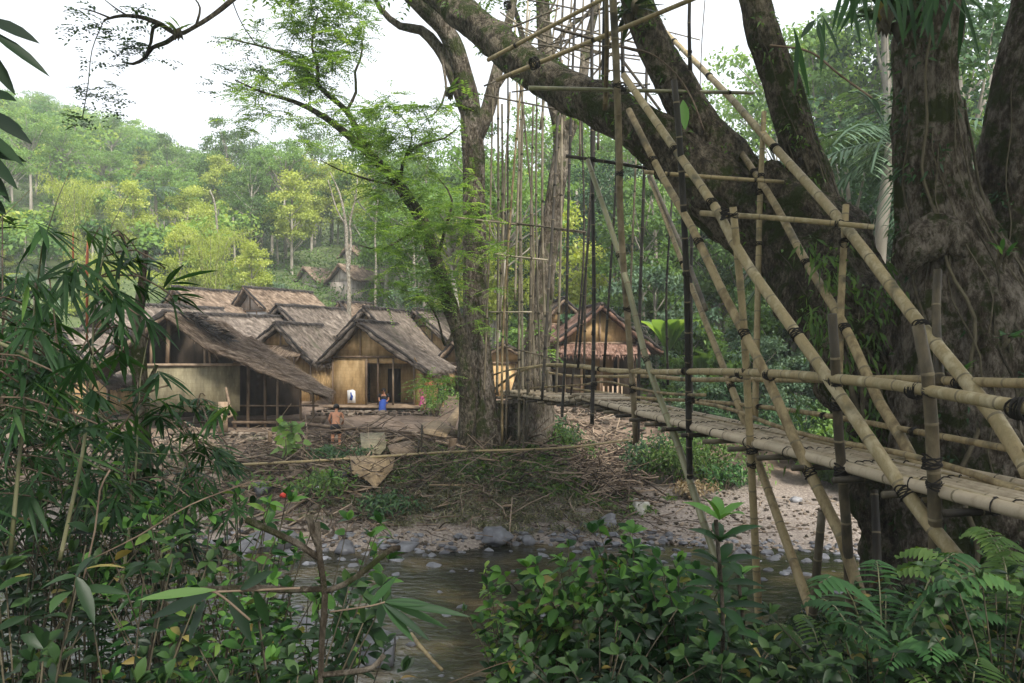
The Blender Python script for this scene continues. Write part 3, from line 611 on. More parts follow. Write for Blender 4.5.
def deck(y, off, dz=0):
    """point on the deck at arc length y, off metres right of its left edge"""
    p = np.array([np.interp(y, SS, FE[:, k]) for k in range(3)]); r = np.array([np.interp(y, SS, RT[:, k]) for k in range(3)]); return p+r*off+V3(0, 0, dz)
LT = SS[-1]
def run(off, dz, a, b, r, name, mat='bamboo', wob=.01, lash=()):
    k = max(3, int((b-a)/1.2)); ss = np.linspace(a, b, k); pts = [deck(s, off+rng.normal()*wob, dz+rng.normal()*wob) for s in ss]
    return pole(name, pts, r*rng.uniform(.95, 1.05), r*rng.uniform(.8, .95), mat, lash, n=9, seg=1.1 if name == 'deck_pole' else .55)
nd = 10
for i in range(nd):                                      # long deck poles in two or three overlapping lengths
    a = 0; off = .05+i*(1.08/(nd-1)); 
    cuts = sorted([0]+[rng.uniform(7, 10), rng.uniform(15, 19)]+[LT-1.2])
    for a, b in zip(cuts[:-1], cuts[1:]):
        run(off, 0 if 0 < i < nd-1 else .015, max(0, a-.3), b, .072 if 0 < i < nd-1 else .085, 'deck_pole', 'bamboo_deck' if rng.uniform() < .85 else 'bamboo', .006)
s = 1.0; k = 0
while s < LT-.6:                                         # cross bearers under the deck with black lashings over the poles
    pb = [deck(s, -.22, -.12), deck(s, 1.32, -.12)]
    o = pole('cross_bearer', pb, .05, .045, 'bamboo_dark', n=8)
    s += .95 if s < 16 else .62
m = M()
s = .7
while s < LT-.6:                                         # each lashing row: loops of fibre over every deck pole
    for i in range(nd):
        off = .05+i*(1.08/(nd-1)); c = deck(s+rng.normal()*.05, off, 0); a = np.linspace(0, 6.283, 11); tdir = unit(deck(s+.1, 0)-deck(s, 0)); rdir = V3(tdir[1], -tdir[0], 0)
        rr = .068 if 0 < i < nd-1 else .083
        Pp = c+rdir*np.cos(a)[:, None]*rr*.95+V3(0, 0, 1)*np.sin(a)[:, None]*rr+tdir*(np.cos(a)[:, None]*rng.normal()*.03)
        m.tube(Pp, .008, 5, caps=False)
    s += 1.25 if s < 15 else .8
tag(m.build('deck_lashing', MAT['lash'], br), kind='stuff')
m = M()                                                  # short cross slats laid on the far half of the deck
s = 17.5
while s < LT-1.0:
    bamboo(m, [deck(s, -.04+rng.normal()*.04, .085), deck(s+rng.normal()*.05, 1.16+rng.normal()*.05, .085)], .04, .037, 7, .4); s += rng.uniform(.10, .17) if rng.uniform() < .8 else .35
tag(m.build('deck_slat', [MAT['bamboo_deck'], MAT['node']], br), kind='stuff')
# rails
def rail(px, name, r0, r1, plane, mat='bamboo', lash=(), Ys=None):
    pts = [plane(a, b) if len(c) == 0 else at(a, b, c[0]) for a, b, *c in px]
    return pole(name, spline(pts, .5), r0, r1, mat, lash, n=12, seg=.42)
rail([(1180, 425), (1024, 409), (916, 391), (832, 381), (770, 375), (700, 371), (640, 370), (600, 369), (560, 366, 23.6), (538, 367, 25), (515, 374, 26.6), (495, 388, 27.8)], 'hand_rail', .078, .05, FP)
rail([(640, 369.5), (610, 369), (570, 367, 23.2), (540, 364, 25), (512, 369, 26.6), (490, 378, 28)], 'hand_rail', .045, .035, FP)
rail([(1200, 378), (1024, 384), (900, 380), (820, 380), (740, 379), (690, 379), (650, 376), (610, 377, 24), (570, 376, 26), (545, 372, 27.5)], 'hand_rail', .068, .05, BP)
rail([(1200, 480), (1024, 452), (924, 434), (824, 416), (760, 407), (700, 401), (650, 398), (600, 392, 24), (560, 387, 26)], 'side_rail', .05, .04, BP)
rail([(1150, 535), (1024, 488), (924, 457), (849, 438), (790, 423), (745, 411), (700, 404)], 'side_rail', .05, .04, lambda a, b: BP(a, b)+V3(-.25, 0, 0))
rail([(705, 395), (660, 389), (620, 386), (585, 383, 22.5), (560, 384, 24), (530, 389, 25.8)], 'side_rail', .035, .03, FP)
lo = br.children[-6:]
for (px, py, pl, r) in [(916, 391, FP, .085), (1022, 409, FP, .1), (832, 381, FP, .08), (770, 375, FP, .08), (741, 374, FP, .07), (686, 371, FP, .07), (650, 370, FP, .06), (600, 369, FP, .06), (960, 383, BP, .075), (866, 380, BP, .07), (733, 379, BP, .065)]:
    lashing(pl(px, py), (-.185, 1, 0), r, lo[0] if pl is FP else lo[2])
for (px, py) in [(824, 416), (914, 432), (760, 407), (700, 401)]: lashing(BP(px, py), (-.185, 1, 0), .055, lo[3])
# great slanting braces
def brace(px, r0, r1, plane, mat='bamboo', lash=(), seg=.66):
    return pole('brace', spline([plane(a, b) for a, b in px], .6), r0, r1, mat, lash, n=14, seg=seg)
brace([(996, 605), (982, 586), (907, 491), (832, 381), (741, 256), (718, 214), (672, 147), (624, 75)], .095, .075, FP, 'bamboo', (.13, .36, .62, .76))
brace([(862, 602), (841, 537), (804, 462), (764, 370), (726, 298), (692, 228), (662, 177), (629, 110)], .09, .07, FP, 'bamboo', (.18, .42, .62, .85))
brace([(1030, 475), (1007, 435), (954, 370), (908, 313), (840, 222), (758, 127), (722, 87), (669, 37), (640, 8)], .105, .07, BP, 'bamboo', (.12, .4, .62, .78))
brace([(930, 500), (907, 447), (878, 400), (844, 325), (805, 260), (767, 191), (710, 108)], .09, .07, BP, 'bamboo', (.27, .42, .7))
brace([(722, 575), (703, 522), (676, 440), (649, 367), (623, 268), (594, 180), (588, 160)], .085, .065, FP, 'bamboo_green', (.47, .72))
brace([(836, 680), (824, 648), (758, 462), (741, 412), (693, 290), (649, 177)], .09, .06, BP, 'bamboo', (.4, .7))
brace([(706, 310), (683, 250), (655, 185), (640, 150)], .06, .05, BP, 'bamboo_dark')
# posts
def post(px, r, plane, mat='bamboo', lash=(), name='post', r1=None, Y=None):
    pts = [plane(a, b) if Y is None else at(a, b, Y) for a, b in px]
    return pole(name, pts if len(pts) > 2 else pts, r, r1 or r*.85, mat, lash, n=12, bow=.02)
post([(762, 690), (756, 560), (750, 440), (744, 330), (738, 260), (733, 207)], .075, FP, 'bamboo', (.50, .69, .985))
post([(852, 625), (846, 520), (838, 425), (834, 330), (832, 314)], .08, FP, 'bamboo_brown', (.50, .78))
post([(808, 662), (815, 590), (822, 512)], .075, FP, 'bamboo_dark')
post([(936, 585), (934, 480), (930, 400), (922, 330), (918, 325)], .085, FP, 'bamboo_brown', (.40, .75))
post([(940, 385), (936, 320), (938, 270)], .07, BP, 'bamboo_brown')
post([(755, 420), (757, 330), (760, 200), (764, 112)], .07, BP, 'bamboo', (.55, .78))
post([(838, 425), (840, 330), (843, 260), (846, 205)], .07, BP, 'bamboo', (.83,))
post([(878, 590), (876, 520), (874, 490)], .07, BP, 'bamboo_dark')
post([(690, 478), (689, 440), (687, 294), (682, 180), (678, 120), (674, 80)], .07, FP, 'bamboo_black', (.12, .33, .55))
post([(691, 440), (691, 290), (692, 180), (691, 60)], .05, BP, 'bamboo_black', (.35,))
post([(636, 442), (632, 378), (621, 228), (619, 147), (616, 60), (612, -20)], .075, FP, 'bamboo_brown', (.14, .32, .62, .8), r1=.09)
post([(605, 110), (607, 50), (606, -10)], .06, FP, 'bamboo')
# hangers (thin, dark, hung from the bough)
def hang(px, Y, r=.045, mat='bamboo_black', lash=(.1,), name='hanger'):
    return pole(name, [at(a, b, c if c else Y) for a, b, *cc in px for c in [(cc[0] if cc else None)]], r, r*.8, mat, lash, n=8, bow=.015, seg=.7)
hang([(592, 424), (594, 300), (592, 150), (592, 0), (592, -30)], 19.6, .06, lash=(.08, .2, .5))
hang([(562, 417), (566, 330), (569, 180), (575, 0), (575, -30)], 22.5, .05, lash=(.1, .2, .6))
hang([(542, 400), (548, 300), (555, 180), (563, 0), (564, -30)], 24.0, .052, lash=(.12, .5))
hang([(578, 368), (585, 280), (593, 180), (595, 100)], 21.2, .042)
hang([(604, 368), (610, 280), (616, 180), (616, 130)], 20.8, .042)
hang([(638, 440), (640, 300), (644, 180), (647, 55)], 20.5, .055, lash=(.1, .4))
hang([(603, 90), (604, 0), (604, -20)], 18.3, .05, lash=(.5,))
hang([(623, 75), (624, -20)], 18.3, .055, lash=(.5,))
hang([(690, 70), (690, -20)], 16.6, .05, lash=(.2,))
hang([(502, 445), (503, 330), (513, 180), (521, 85)], 25.8, .05, 'bamboo', (.3, .6, .85))
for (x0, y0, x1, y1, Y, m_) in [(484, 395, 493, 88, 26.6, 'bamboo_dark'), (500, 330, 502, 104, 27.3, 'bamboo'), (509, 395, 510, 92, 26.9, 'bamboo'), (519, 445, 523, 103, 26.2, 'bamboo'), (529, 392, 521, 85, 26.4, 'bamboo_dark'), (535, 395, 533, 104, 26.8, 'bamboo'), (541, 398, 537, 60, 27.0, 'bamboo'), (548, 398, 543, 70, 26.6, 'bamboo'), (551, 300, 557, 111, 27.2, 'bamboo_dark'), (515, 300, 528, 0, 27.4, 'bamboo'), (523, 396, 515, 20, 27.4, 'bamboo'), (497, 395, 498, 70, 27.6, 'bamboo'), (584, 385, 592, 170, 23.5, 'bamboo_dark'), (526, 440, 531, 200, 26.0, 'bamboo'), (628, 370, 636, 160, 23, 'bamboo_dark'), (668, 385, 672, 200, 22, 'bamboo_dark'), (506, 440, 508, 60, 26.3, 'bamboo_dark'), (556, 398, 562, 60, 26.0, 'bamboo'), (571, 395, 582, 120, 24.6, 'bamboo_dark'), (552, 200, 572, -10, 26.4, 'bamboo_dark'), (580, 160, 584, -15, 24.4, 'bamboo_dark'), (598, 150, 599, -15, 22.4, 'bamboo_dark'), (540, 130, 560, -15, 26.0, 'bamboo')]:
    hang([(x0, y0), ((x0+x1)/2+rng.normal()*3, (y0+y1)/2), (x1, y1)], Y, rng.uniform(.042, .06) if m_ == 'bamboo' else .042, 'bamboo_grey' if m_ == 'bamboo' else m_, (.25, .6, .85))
# crossbars
def bar(a, b, r, pa=FP, pb=BP, mat='bamboo', Y=None, lash=(), name='cross_bar'):
    p = pa(*a) if Y is None else at(*a, Y[0]); q_ = pb(*b) if Y is None else at(*b, Y[1]); return pole(name, [p, q_], r, r*.85, mat, lash, n=10, bow=.01)
bar((700, 213), (874, 227), .055, lash=(.14, .8))
bar((644, 172), (784, 182), .048, lash=(.18, .8))
bar((529, 88), (754, 93), .052, Y=(15.6, 17.2), mat='bamboo_green', lash=(.38, .88))
bar((566, 156), (651, 169), .05, Y=(18.5, 18.2), mat='bamboo_dark', lash=(.32,))
bar((497, 80), (700, -4), .062, Y=(18.0, 15.0), mat='bamboo', lash=(.2, .52))
bar((488, 60), (612, -6), .062, Y=(19, 16.4), mat='bamboo', lash=(.25,))
bar((430, 160), (500, 78), .0, Y=(19, 18), mat='bamboo') if False else None
for (a, b, c, d, Ya, Yb, r) in [(554, 28, 646, 53, 20, 19, .05), (543, 21, 640, 44, 23, 22, .035), (500, 32, 560, 8, 24, 23, .035), (528, 0, 600, 14, 24, 23, .03), (505, 60, 660, 75, 24, 23, .03), (540, 45, 680, 60, 25, 22, .03), (520, 30, 610, 72, 25, 24, .03), (452, 217, 534, 226, 26.5, 25.6, .035), (553, 229, 586, 233, 25.5, 25, .035), (495, 254, 548, 260, 26, 25.6, .04), (487, 220, 586, 232, 26.4, 24.5, .04), (489, 312, 532, 312, 26.2, 25.8, .035), (484, 95, 600, 118, 26, 25.8, .035), (484, 86, 545, 60, 26, 27, .035), (600, 93, 650, 84, 22, 21, .035), (640, 124, 668, 122, 20, 19, .04), (500, 345, 560, 360, 26, 25, .03), (530, 10, 520, 96, 26, 26, .03), (556, 60, 600, -5, 21, 21, .04), (580, 90, 640, 20, 22, 21, .035), (607, 40, 660, 110, 20, 19, .045), (484, 36, 640, 60, 25, 23, .03), (618, 20, 700, 40, 24, 24, .025), (496, 20, 600, 52, 26, 25, .035), (510, 74, 570, 40, 25, 25, .03), (500, 12, 570, 60, 25, 25, .03), (520, 70, 590, 10, 25, 24, .028), (545, 100, 575, 0, 25, 25, .028), (560, 78, 640, 84, 22, 21, .032), (530, 50, 600, 30, 25, 23, .03), (585, 60, 650, 30, 22, 21, .03), (495, 45, 560, 78, 26, 25, .03), (600, 66, 622, 10, 20, 20, .035), (570, 20, 640, 5, 23, 23, .028), (512, 92, 590, 84, 26, 24, .03)]:
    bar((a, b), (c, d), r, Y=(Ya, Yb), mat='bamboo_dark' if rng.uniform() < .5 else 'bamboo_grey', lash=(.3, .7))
# heavy lashings where poles meet
for (px, py, pl, r, d) in [(728, 214, FP, .17, (0, 0, 1)), (845, 225, BP, .14, (0, 0, 1)), (845, 243, BP, .12, (.3, .6, 0)), (838, 405, FP, .14, (0, 0, 1)), (842, 470, FP, .15, (0, 0, 1)), (932, 462, FP, .15, (0, 0, 1)), (752, 450, FP, .13, (0, 0, 1)), (620, 88, lambda a, b: at(a, b, 15.9), .2, (0, 0, 1)), (690, 400, FP, .14, (0, 0, 1)), (594, 384, lambda a, b: at(a, b, 19.5), .13, (0, 0, 1)), (592, 160, lambda a, b: at(a, b, 18.4), .14, (0, 0, 1)), (660, 173, lambda a, b: at(a, b, 14.4), .17, (1, 0, 0)), (760, 192, BP, .13, (0, 0, 1)), (633, 390, FP, .12, (0, 0, 1)), (535, 63, lambda a, b: at(a, b, 17.3), .2, (1, .2, .4)), (508, 5, lambda a, b: at(a, b, 17.3), .14, (1, .2, .4))]:
    lashing(pl(px, py), d, r*.62, lo[0])
# rope dangling from the upper bough
o = thing('hanging_vine', at(655, 60, 16), 'thin bent vine hanging between the two boughs of the leaning tree', 'vine'); m = M()
m.tube(spline([at(580, 45, 16), at(640, 50, 16), at(670, 68, 16), at(690, 95, 16), at(704, 130, 16)], .15), .016, 5); m.tube(spline([at(705, 0, 16.2), at(702, 40, 16.3), at(700, 90, 16.2)], .2), .01, 5)
m.build('stem', MAT['stick'], o)
# ================================================================ houses
class Frame:
    def __init__(s, o, rot): s.o = np.array(o, float); c, n = math.cos(rot), math.sin(rot); s.X = V3(c, n, 0); s.Y = V3(-n, c, 0)
    def __call__(s, x, y, z): return s.o+s.X*x+s.Y*y+V3(0, 0, z)
    def Rm(s): return np.stack([s.X, s.Y, V3(0, 0, 1)], 1)
def thatch(mb, A, B, Cc, D, th, straws, mat_s=0, sag=.06, amp=.05):
    """A ridge front, B ridge back, Cc eave front, D eave back"""
    A, B, Cc, D = map(lambda p: np.asarray(p, float), (A, B, Cc, D))
    lu = np.linalg.norm(B-A); lv = np.linalg.norm(Cc-A); nu = max(6, int(lu/.22)); nv = max(6, int(lv/.22))
    u = np.linspace(0, 1, nu)[:, None, None]; v = np.linspace(0, 1, nv)[None, :, None]
    P = (A*(1-u)+B*u)*(1-v)+(Cc*(1-u)+D*u)*v
    nrm = unit(np.cross(B-A, Cc-A)); nrm = nrm if nrm[2] > 0 else -nrm
    top = np.array([[P[i, j]+nrm*(-sag*lv*.5*math.sin(math.pi*j/(nv-1))+amp*nz(P[i, j], 2.2, 3)+amp*.6*nz(P[i, j], 7, 4)) for j in range(nv)] for i in range(nu)])
    dn = unit(Cc-A); al = unit(B-A)
    top[:, -1] += dn*np.array([[rng.normal()*.06] for _ in range(nu)]); top[0] -= al*np.abs(rng.normal(size=(nv, 1)))*.06
    bot = top-nrm*th
    def st(a, n1, n2): 
        i = np.arange(n1*n2).reshape(n1, n2)+a; return np.stack([i[:-1, :-1], i[:-1, 1:], i[1:, 1:], i[1:, :-1]], -1).reshape(-1, 4)
    n = nu*nv; i = np.arange(n).reshape(nu, nv); per = np.concatenate([i[:, 0], i[-1, 1:], i[::-1, -1][1:], i[0, ::-1][1:-1]]); p2 = np.roll(per, -1)
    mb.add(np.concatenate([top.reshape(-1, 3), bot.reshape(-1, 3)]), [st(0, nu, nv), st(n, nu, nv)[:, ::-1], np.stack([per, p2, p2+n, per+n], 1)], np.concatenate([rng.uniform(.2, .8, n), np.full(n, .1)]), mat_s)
    uu = rng.uniform(0, .99, straws); vv = rng.uniform(0, 1, straws)
    i0 = (uu*(nu-1)).astype(int); j0 = (vv*(nv-1)).astype(int); B_ = top[i0, j0]+nrm*.02+al*rng.normal(size=(straws, 1))*.1+dn*rng.normal(size=(straws, 1))*.1
    mb.leaves(B_, dn+nrm*rng.uniform(-.02, .16, (straws, 1))+al*rng.normal(size=(straws, 1))*.12, np.tile(nrm, (straws, 1)), rng.uniform(.2, .5, straws), rng.uniform(.02, .05, straws), rng.uniform(0, 1, straws), .02, 0, mat_s, 2)
    ke = int(lu*28); t = rng.uniform(0, 1, (ke, 1)); B_ = Cc*(1-t)+D*t-dn*.15-nrm*rng.uniform(0, th, (ke, 1))
    mb.leaves(B_, dn+V3(0, 0, -.3)+al*rng.normal(size=(ke, 1))*.2, np.tile(nrm, (ke, 1)), rng.uniform(.2, .5, ke), rng.uniform(.02, .05, ke), rng.uniform(0, 1, ke), .1, 0, mat_s, 2)
    ke = int(lv*24); t = rng.uniform(0, 1, (ke, 1)); B_ = A*(1-t)+Cc*t-nrm*rng.uniform(0, th, (ke, 1))+al*.05
    mb.leaves(B_, -al*.6+dn*.8+V3(0, 0, -.5)+rng.normal(size=(ke, 3))*.15, np.tile(nrm, (ke, 1)), rng.uniform(.12, .3, ke), rng.uniform(.02, .05, ke), rng.uniform(0, .8, ke), .1, 0, mat_s, 2)

def house(label, px, py, Y, rot, L, lw, ldz, rw, rdz, wl, wr, beam, fz, wall='woven', gable='woven', roof='thatch', door=None, skirt=None, straws=500, front='full', gable_frame=True, base=True):
    a = at(px, py, Y); z0 = float(gz(a[0], Y+1)); o = thing('thatched_house', (a[0], Y, z0), label, 'house', 'thatched houses of the village')
    F = Frame((a[0], Y, 0), rot); az = a[2]; ov = .55
    zl = lambda x: az-.36-(ldz/lw*-x if x < 0 else rdz/rw*x)          # underside of the roof at local x
    rf = M(); thatch(rf, F(0, 0, az), F(0, L, az), F(-lw, 0, az-ldz), F(-lw, L, az-ldz), .17, straws); thatch(rf, F(0, 0, az), F(0, L, az), F(rw, 0, az-rdz), F(rw, L, az-rdz), .17, straws)
    ro = rf.build('roof', MAT[roof], o)
    rc = M(); Q = [F(rng.normal()*.02, y, az+.03+rng.normal()*.015) for y in np.linspace(-.12, L+.08, 14)]
    rc.tube(Q, [.085]*14, 10, rng.uniform(.3, .7, 14)); n_ = int(L*50); B_ = F(0, 0, az+.12)+F.Y*rng.uniform(-.1, L, (n_, 1)); sd = rng.choice([-1, 1], (n_, 1))
    rc.leaves(B_, F.X*sd+V3(0, 0, -.8)+rng.normal(size=(n_, 3))*.2, np.tile(V3(0, 0, 1), (n_, 1)), .34, .05, rng.uniform(0, 1, n_), .1, 0, 0, 2)
    # dark built-up edge along the front gable
    for ex, ez in ((-lw, -ldz), (rw, -rdz)):
        rc.tube([F(ex*t, -.03, az+ez*t+.0+rng.normal()*.02) for t in np.linspace(0, .97, 12)], [.065]*12, 8, .2)
    rc.build('ridge_cap', MAT['thatch_dark'], ro)
    zb = az-beam; mb = M()
    def tri(y, x0, x1, m):
        pts = [F(x0, y, zb+.04), F(x1, y, zb+.04), F(x1, y, max(zb+.05, zl(x1)-.05))]
        if x0 < 0 < x1: pts.append(F(0, y, az-.18))
        pts.append(F(x0, y, max(zb+.05, zl(x0)-.05))); m.poly(pts, -F.Y, -.04)
    gl = max(wl, -lw*(beam-.2)/ldz); gr = min(wr, rw*(beam-.2)/rdz)
    m = M(); tri(ov, gl, gr, m); m.build('gable', MAT[gable], o); m = M(); tri(L-.4, gl, gr, m); m.build('gable', MAT[gable], o)
    # walls
    m = M(); H = zb-fz; xk = rw*(beam-.38)/rdz; hr_ = min(zb, zl(wr)-.06)-fz
    segs = [(wl, wr)] if not door else [(wl, door[0]), (door[1], wr)]
    for x0, x1 in segs:
        if x1-x0 > .05: m.poly([F(x0, ov, fz), F(x1, ov, fz), F(x1, ov, min(zb, zl(x1)-.04)), F(max(x0, min(x1, xk)), ov, zb), F(x0, ov, zb)], -F.Y, -.05)
    if door:
        m.box(F((door[0]+door[1])/2, ov+.03, zb-.14), (door[1]-door[0], .05, .28), F.Rm()) if zl(door[1]) > zb else m.poly([F(door[0], ov, zb-.3), F(door[1], ov, zb-.3), F(door[1], ov, max(zb-.29, zl(door[1])-.05)), F(min(xk, door[1]), ov, zb), F(door[0], ov, zb)], -F.Y, -.05)
    for x, h_ in ((wl, min(zb, zl(wl)-.06)-fz), (wr, hr_)): m.box(F(x, (ov+L-.4)/2+.05, fz+h_/2), (.05, L-ov-.5, h_), F.Rm())
    m.poly([F(wl+.03, L-.37, fz), F(wr-.03, L-.37, fz), F(wr-.03, L-.37, fz+hr_-.03), F(min(xk, wr-.04), L-.37, zb-.02), F(wl+.03, L-.37, zb-.02)], F.Y, .05); m.build('wall', MAT[wall], o)
    m = M()
    for x in np.linspace(wl, wr, 4 if not door else 3):
        h_ = min(zb, zl(x)-.05)-fz; m.box(F(x, ov-.03, fz+h_/2), (.07, .06, h_+.01), F.Rm(), rng.uniform())
    if door:
        for x in (door[0], lerp(door[0], door[1], .56), door[1]): h_ = min(zb, zl(x)-.04)-fz; m.box(F(x, ov-.035, fz+h_/2), (.08, .07, h_), F.Rm(), .6)
    xe = min(wr+.07, xk); m.box(F((wl-.07+xe)/2, ov-.05, zb), (xe-wl+.07, .09, .1), F.Rm(), .4); m.box(F(0, ov-.05, (zb+az-.3)/2), (.07, .06, az-.3-zb), F.Rm(), .6)
    m.build('frame', MAT['wood'], o)
    m = M(); m.box(F((wl+wr)/2, L/2-.25, fz-.06), (wr-wl+.3, L-.2, .1), F.Rm(), .7); m.box(F((wl+wr)/2, .0, fz-.055), (wr-wl+.4, .5, .07), F.Rm(), .8); m.build('floor', MAT['wood'], o)
    if door:
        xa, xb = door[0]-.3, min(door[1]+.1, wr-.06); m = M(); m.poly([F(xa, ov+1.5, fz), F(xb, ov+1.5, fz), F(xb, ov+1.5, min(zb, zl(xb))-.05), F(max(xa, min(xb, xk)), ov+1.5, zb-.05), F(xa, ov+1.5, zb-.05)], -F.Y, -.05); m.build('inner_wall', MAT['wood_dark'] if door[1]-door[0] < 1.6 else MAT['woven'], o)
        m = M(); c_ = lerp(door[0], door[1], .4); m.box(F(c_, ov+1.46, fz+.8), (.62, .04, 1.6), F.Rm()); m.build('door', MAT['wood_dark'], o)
    for x in np.linspace(wl+.1, wr-.1, 4):
        for y in (ov-.3, L/2, L-.6):
            b_ = F(x, y, 0); zz = float(gz(b_[0], b_[1]))-.15
            if y < L/2 or abs(x-wl) < .3:
                m = M(); m.tube([V3(b_[0], b_[1], zz), V3(b_[0], b_[1], fz-.1)], .07, 7); m.build('post', MAT['wood'], o)
    if skirt:                                            # small lean-to roof under the gable
        m = M(); x0, x1, dz, out = skirt; thatch(m, F(x0, ov-.06, zb-.02), F(x1, ov-.06, zb-.02), F(x0-.1, ov-out, zb-dz), F(x1+.1, ov-out, zb-dz), .1, 300); m.build('skirt_roof', MAT['thatch_red' if px > 500 else 'thatch_brown'], o)
    return o, F, az

h1, F1, _ = house('woven ochre house with wide open doorway and white poster on its front wall', 357, 321, 36, R(-7), 6.6, 1.85, 1.85, 3.45, 2.35, -1.32, 2.95, 1.62, 2.62, door=(.28, 2.5), straws=2200)
m = M(); 
for i in range(18):                                      # standing folds of the cut thatch at the right
    pass
house('house with light woven gable and a brown skirt roof, left of the ochre house', 276, 323, 38.5, R(-8), 6, 1.25, 1.0, 1.9, 1.95, -1.05, 1.55, 1.12, 2.6, skirt=(-.9, 1.15, .42, .7), straws=1200, gable='woven')
house('house with dark ridge just behind and above the ochre house', 364, 307, 42.5, R(-14), 6.2, 1.6, 1.6, 3.2, 3.2, -1.1, 2.2, 1.5, 2.9, straws=1100)
house('house with long pale grey roof above the skirt-roofed house', 277, 305, 44.5, R(-22), 6.6, 1.15, 1.05, 2.2, 1.7, -.9, 1.6, .95, 3.1, roof='thatch', straws=900)
house('pinkish house with pale gable and whitewashed wall, highest on the left', 244, 287, 52.5, R(-28), 6.5, 1.7, 1.75, 2.0, 1.5, -1.4, 1.6, 1.55, 3.0, wall='white', gable='woven_pale', roof='thatch_brown', straws=500)
house('house half hidden by bamboo leaves, its brown roof left of the pinkish house', 173, 287, 50, R(-24), 6, 1.3, 1.5, 2.2, 1.6, -1.1, 1.8, 1.2, 3.2, roof='thatch_brown', gable='woven_pale', straws=500)
house('little house with pale gable behind the bare white tree trunk', 339, 302, 55, R(-40), 3.2, .9, .95, 1.2, 1.0, -.7, .9, .85, 3.6, gable='woven_pale', roof='thatch_brown', straws=300)
house('house with small dark gable peeping out behind the slender bent tree', 414, 309, 48, R(-20), 5.2, 1.3, 1.2, 2.6, 2.2, -1, 1.9, 1.0, 3.1, straws=500)
house('brown house glimpsed between the slender tree and the twin trunk tree', 453, 341, 42.5, R(-16), 5, 1.4, 1.4, 2.6, 2.0, -1, 2.0, 1.2, 2.6, roof='thatch_brown', straws=700)
house('house under the wide grey roof behind the open pavilion', 196, 314, 40, R(-32), 6.5, 1.6, 1.3, 3.3, 2.2, -1.2, 2.6, 1.2, 2.7, roof='thatch', straws=900)
house('far left house with a flat grey roof seen through the bamboo leaves', 96, 303, 41, R(-30), 8, 1.8, 1.8, 3.4, 2.5, -1.4, 2.6, 1.4, 2.8, straws=700)
house('leftmost house, its grey roof low behind the bamboo leaves', 60, 330, 34, R(-24), 7, 1.8, 1.8, 3.0, 2.3, -1.4, 2.2, 1.4, 2.5, straws=700)
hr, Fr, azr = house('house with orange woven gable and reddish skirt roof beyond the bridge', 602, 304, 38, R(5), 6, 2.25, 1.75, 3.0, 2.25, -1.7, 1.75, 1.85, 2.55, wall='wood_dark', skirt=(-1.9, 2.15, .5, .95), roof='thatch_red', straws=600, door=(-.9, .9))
house('house with two-tier gable behind the orange gabled house', 564, 298, 46, R(4), 5.5, 2.0, 1.9, 2.3, 2.0, -1.4, 1.5, 1.5, 3.0, gable='woven', roof='thatch_brown', straws=300, skirt=(-1.4, 1.5, .35, .6))
house('small house low behind the rails, left of the orange gabled house', 503, 343, 40, R(0), 5, 2.4, 1.3, 2.6, 1.3, -1.7, 1.8, 1.0, 2.7, roof='thatch_brown', straws=300)
for i in range(5):
    m = M(); m.box(Fr(.1+i*.22, .1, 3.0), (.07, .03, .75), Fr.Rm(), .9); m.build('slat', MAT['wood'], hr)
for lb, px, py, Y, rot, L in (('dark thatched hut on the hillside above the village, lower of the two', 338, 263, 78, -30, 5), ('dark thatched hut on the hillside above the village, upper of the two', 347, 244, 92, -25, 6), ('brown hut half hidden by trees left of the hillside huts', 303, 266, 84, -30, 4)):
    a = at(px, py, Y); o = thing('hillside_hut', (a[0], Y, float(gz(a[0], Y))), lb, 'hut', 'huts on the hillside'); F = Frame((a[0], Y, 0), R(rot)); az = a[2]
    m = M(); thatch(m, F(0, 0, az), F(0, L, az), F(-2, 0, az-1.9), F(-2, L, az-1.9), .2, 60); thatch(m, F(0, 0, az), F(0, L, az), F(2.2, 0, az-1.7), F(2.2, L, az-1.7), .2, 60); m.build('roof', MAT['thatch_brown'], o)
    m = M(); m.box(F(0, L/2, az-2.8), (3, L-1, 2.4), F.Rm()); m.poly([F(-1.7, .5, az-1.8), F(1.7, .5, az-1.8), F(0, .5, az-.2)], -F.Y, -.05); m.build('wall', MAT['woven_pale'], o)
    for x in (-1.4, 1.4):
        m = M(); p = F(x, .6, 0); m.tube([V3(p[0], p[1], float(gz(p[0], p[1]))-.5), V3(p[0], p[1], az-3.9)], .1, 6); m.build('post', MAT['wood'], o)

# open pavilion with mat wall (nearest roof)
pz = at(164, 312, 30); pv = thing('open_pavilion', (pz[0], 30, 1.9), 'big open pavilion with shaggy brown lean-to roof and grey-green mat wall', 'pavilion')
F = Frame((pz[0], 30, 0), R(10)); az = pz[2]
rf = M(); thatch(rf, at(164, 312, 30), at(228, 323, 34.6), at(214, 352, 29.9), at(256, 340, 34.6), .09, 3200, amp=.06); thatch(rf, at(210, 347, 29.9), at(252, 336, 34.6), at(324, 396, 29.8), at(329, 390, 33.2), .08, 7000, amp=.06, sag=.02)
thatch(rf, F(0, 0, az), F(0, 4.2, az), F(-3.4, 0, az-2.5), F(-3.4, 4.2, az-2.5), .2, 900)
ro = rf.build('roof', MAT['thatch_brown'], pv)
m = M(); B_ = F(.3, .3, az)+rng.uniform(0, 1, (260, 1))*(F.X*1.8+V3(0, 0, -1.15))+F.Y*rng.uniform(0, 2.5, (260, 1))+V3(0, 0, .1)
m.leaves(B_, np.tile(F.X*.9+V3(0, 0, -.3), (260, 1))+rng.normal(size=(260, 3))*.3, rng.normal(size=(260, 3))*.3+V3(0, 0, 1), .5, .1, rng.uniform(0, 1, 260), .1, .1, 0, 3); m.build('loose_thatch', MAT['thatch_dark'], ro)
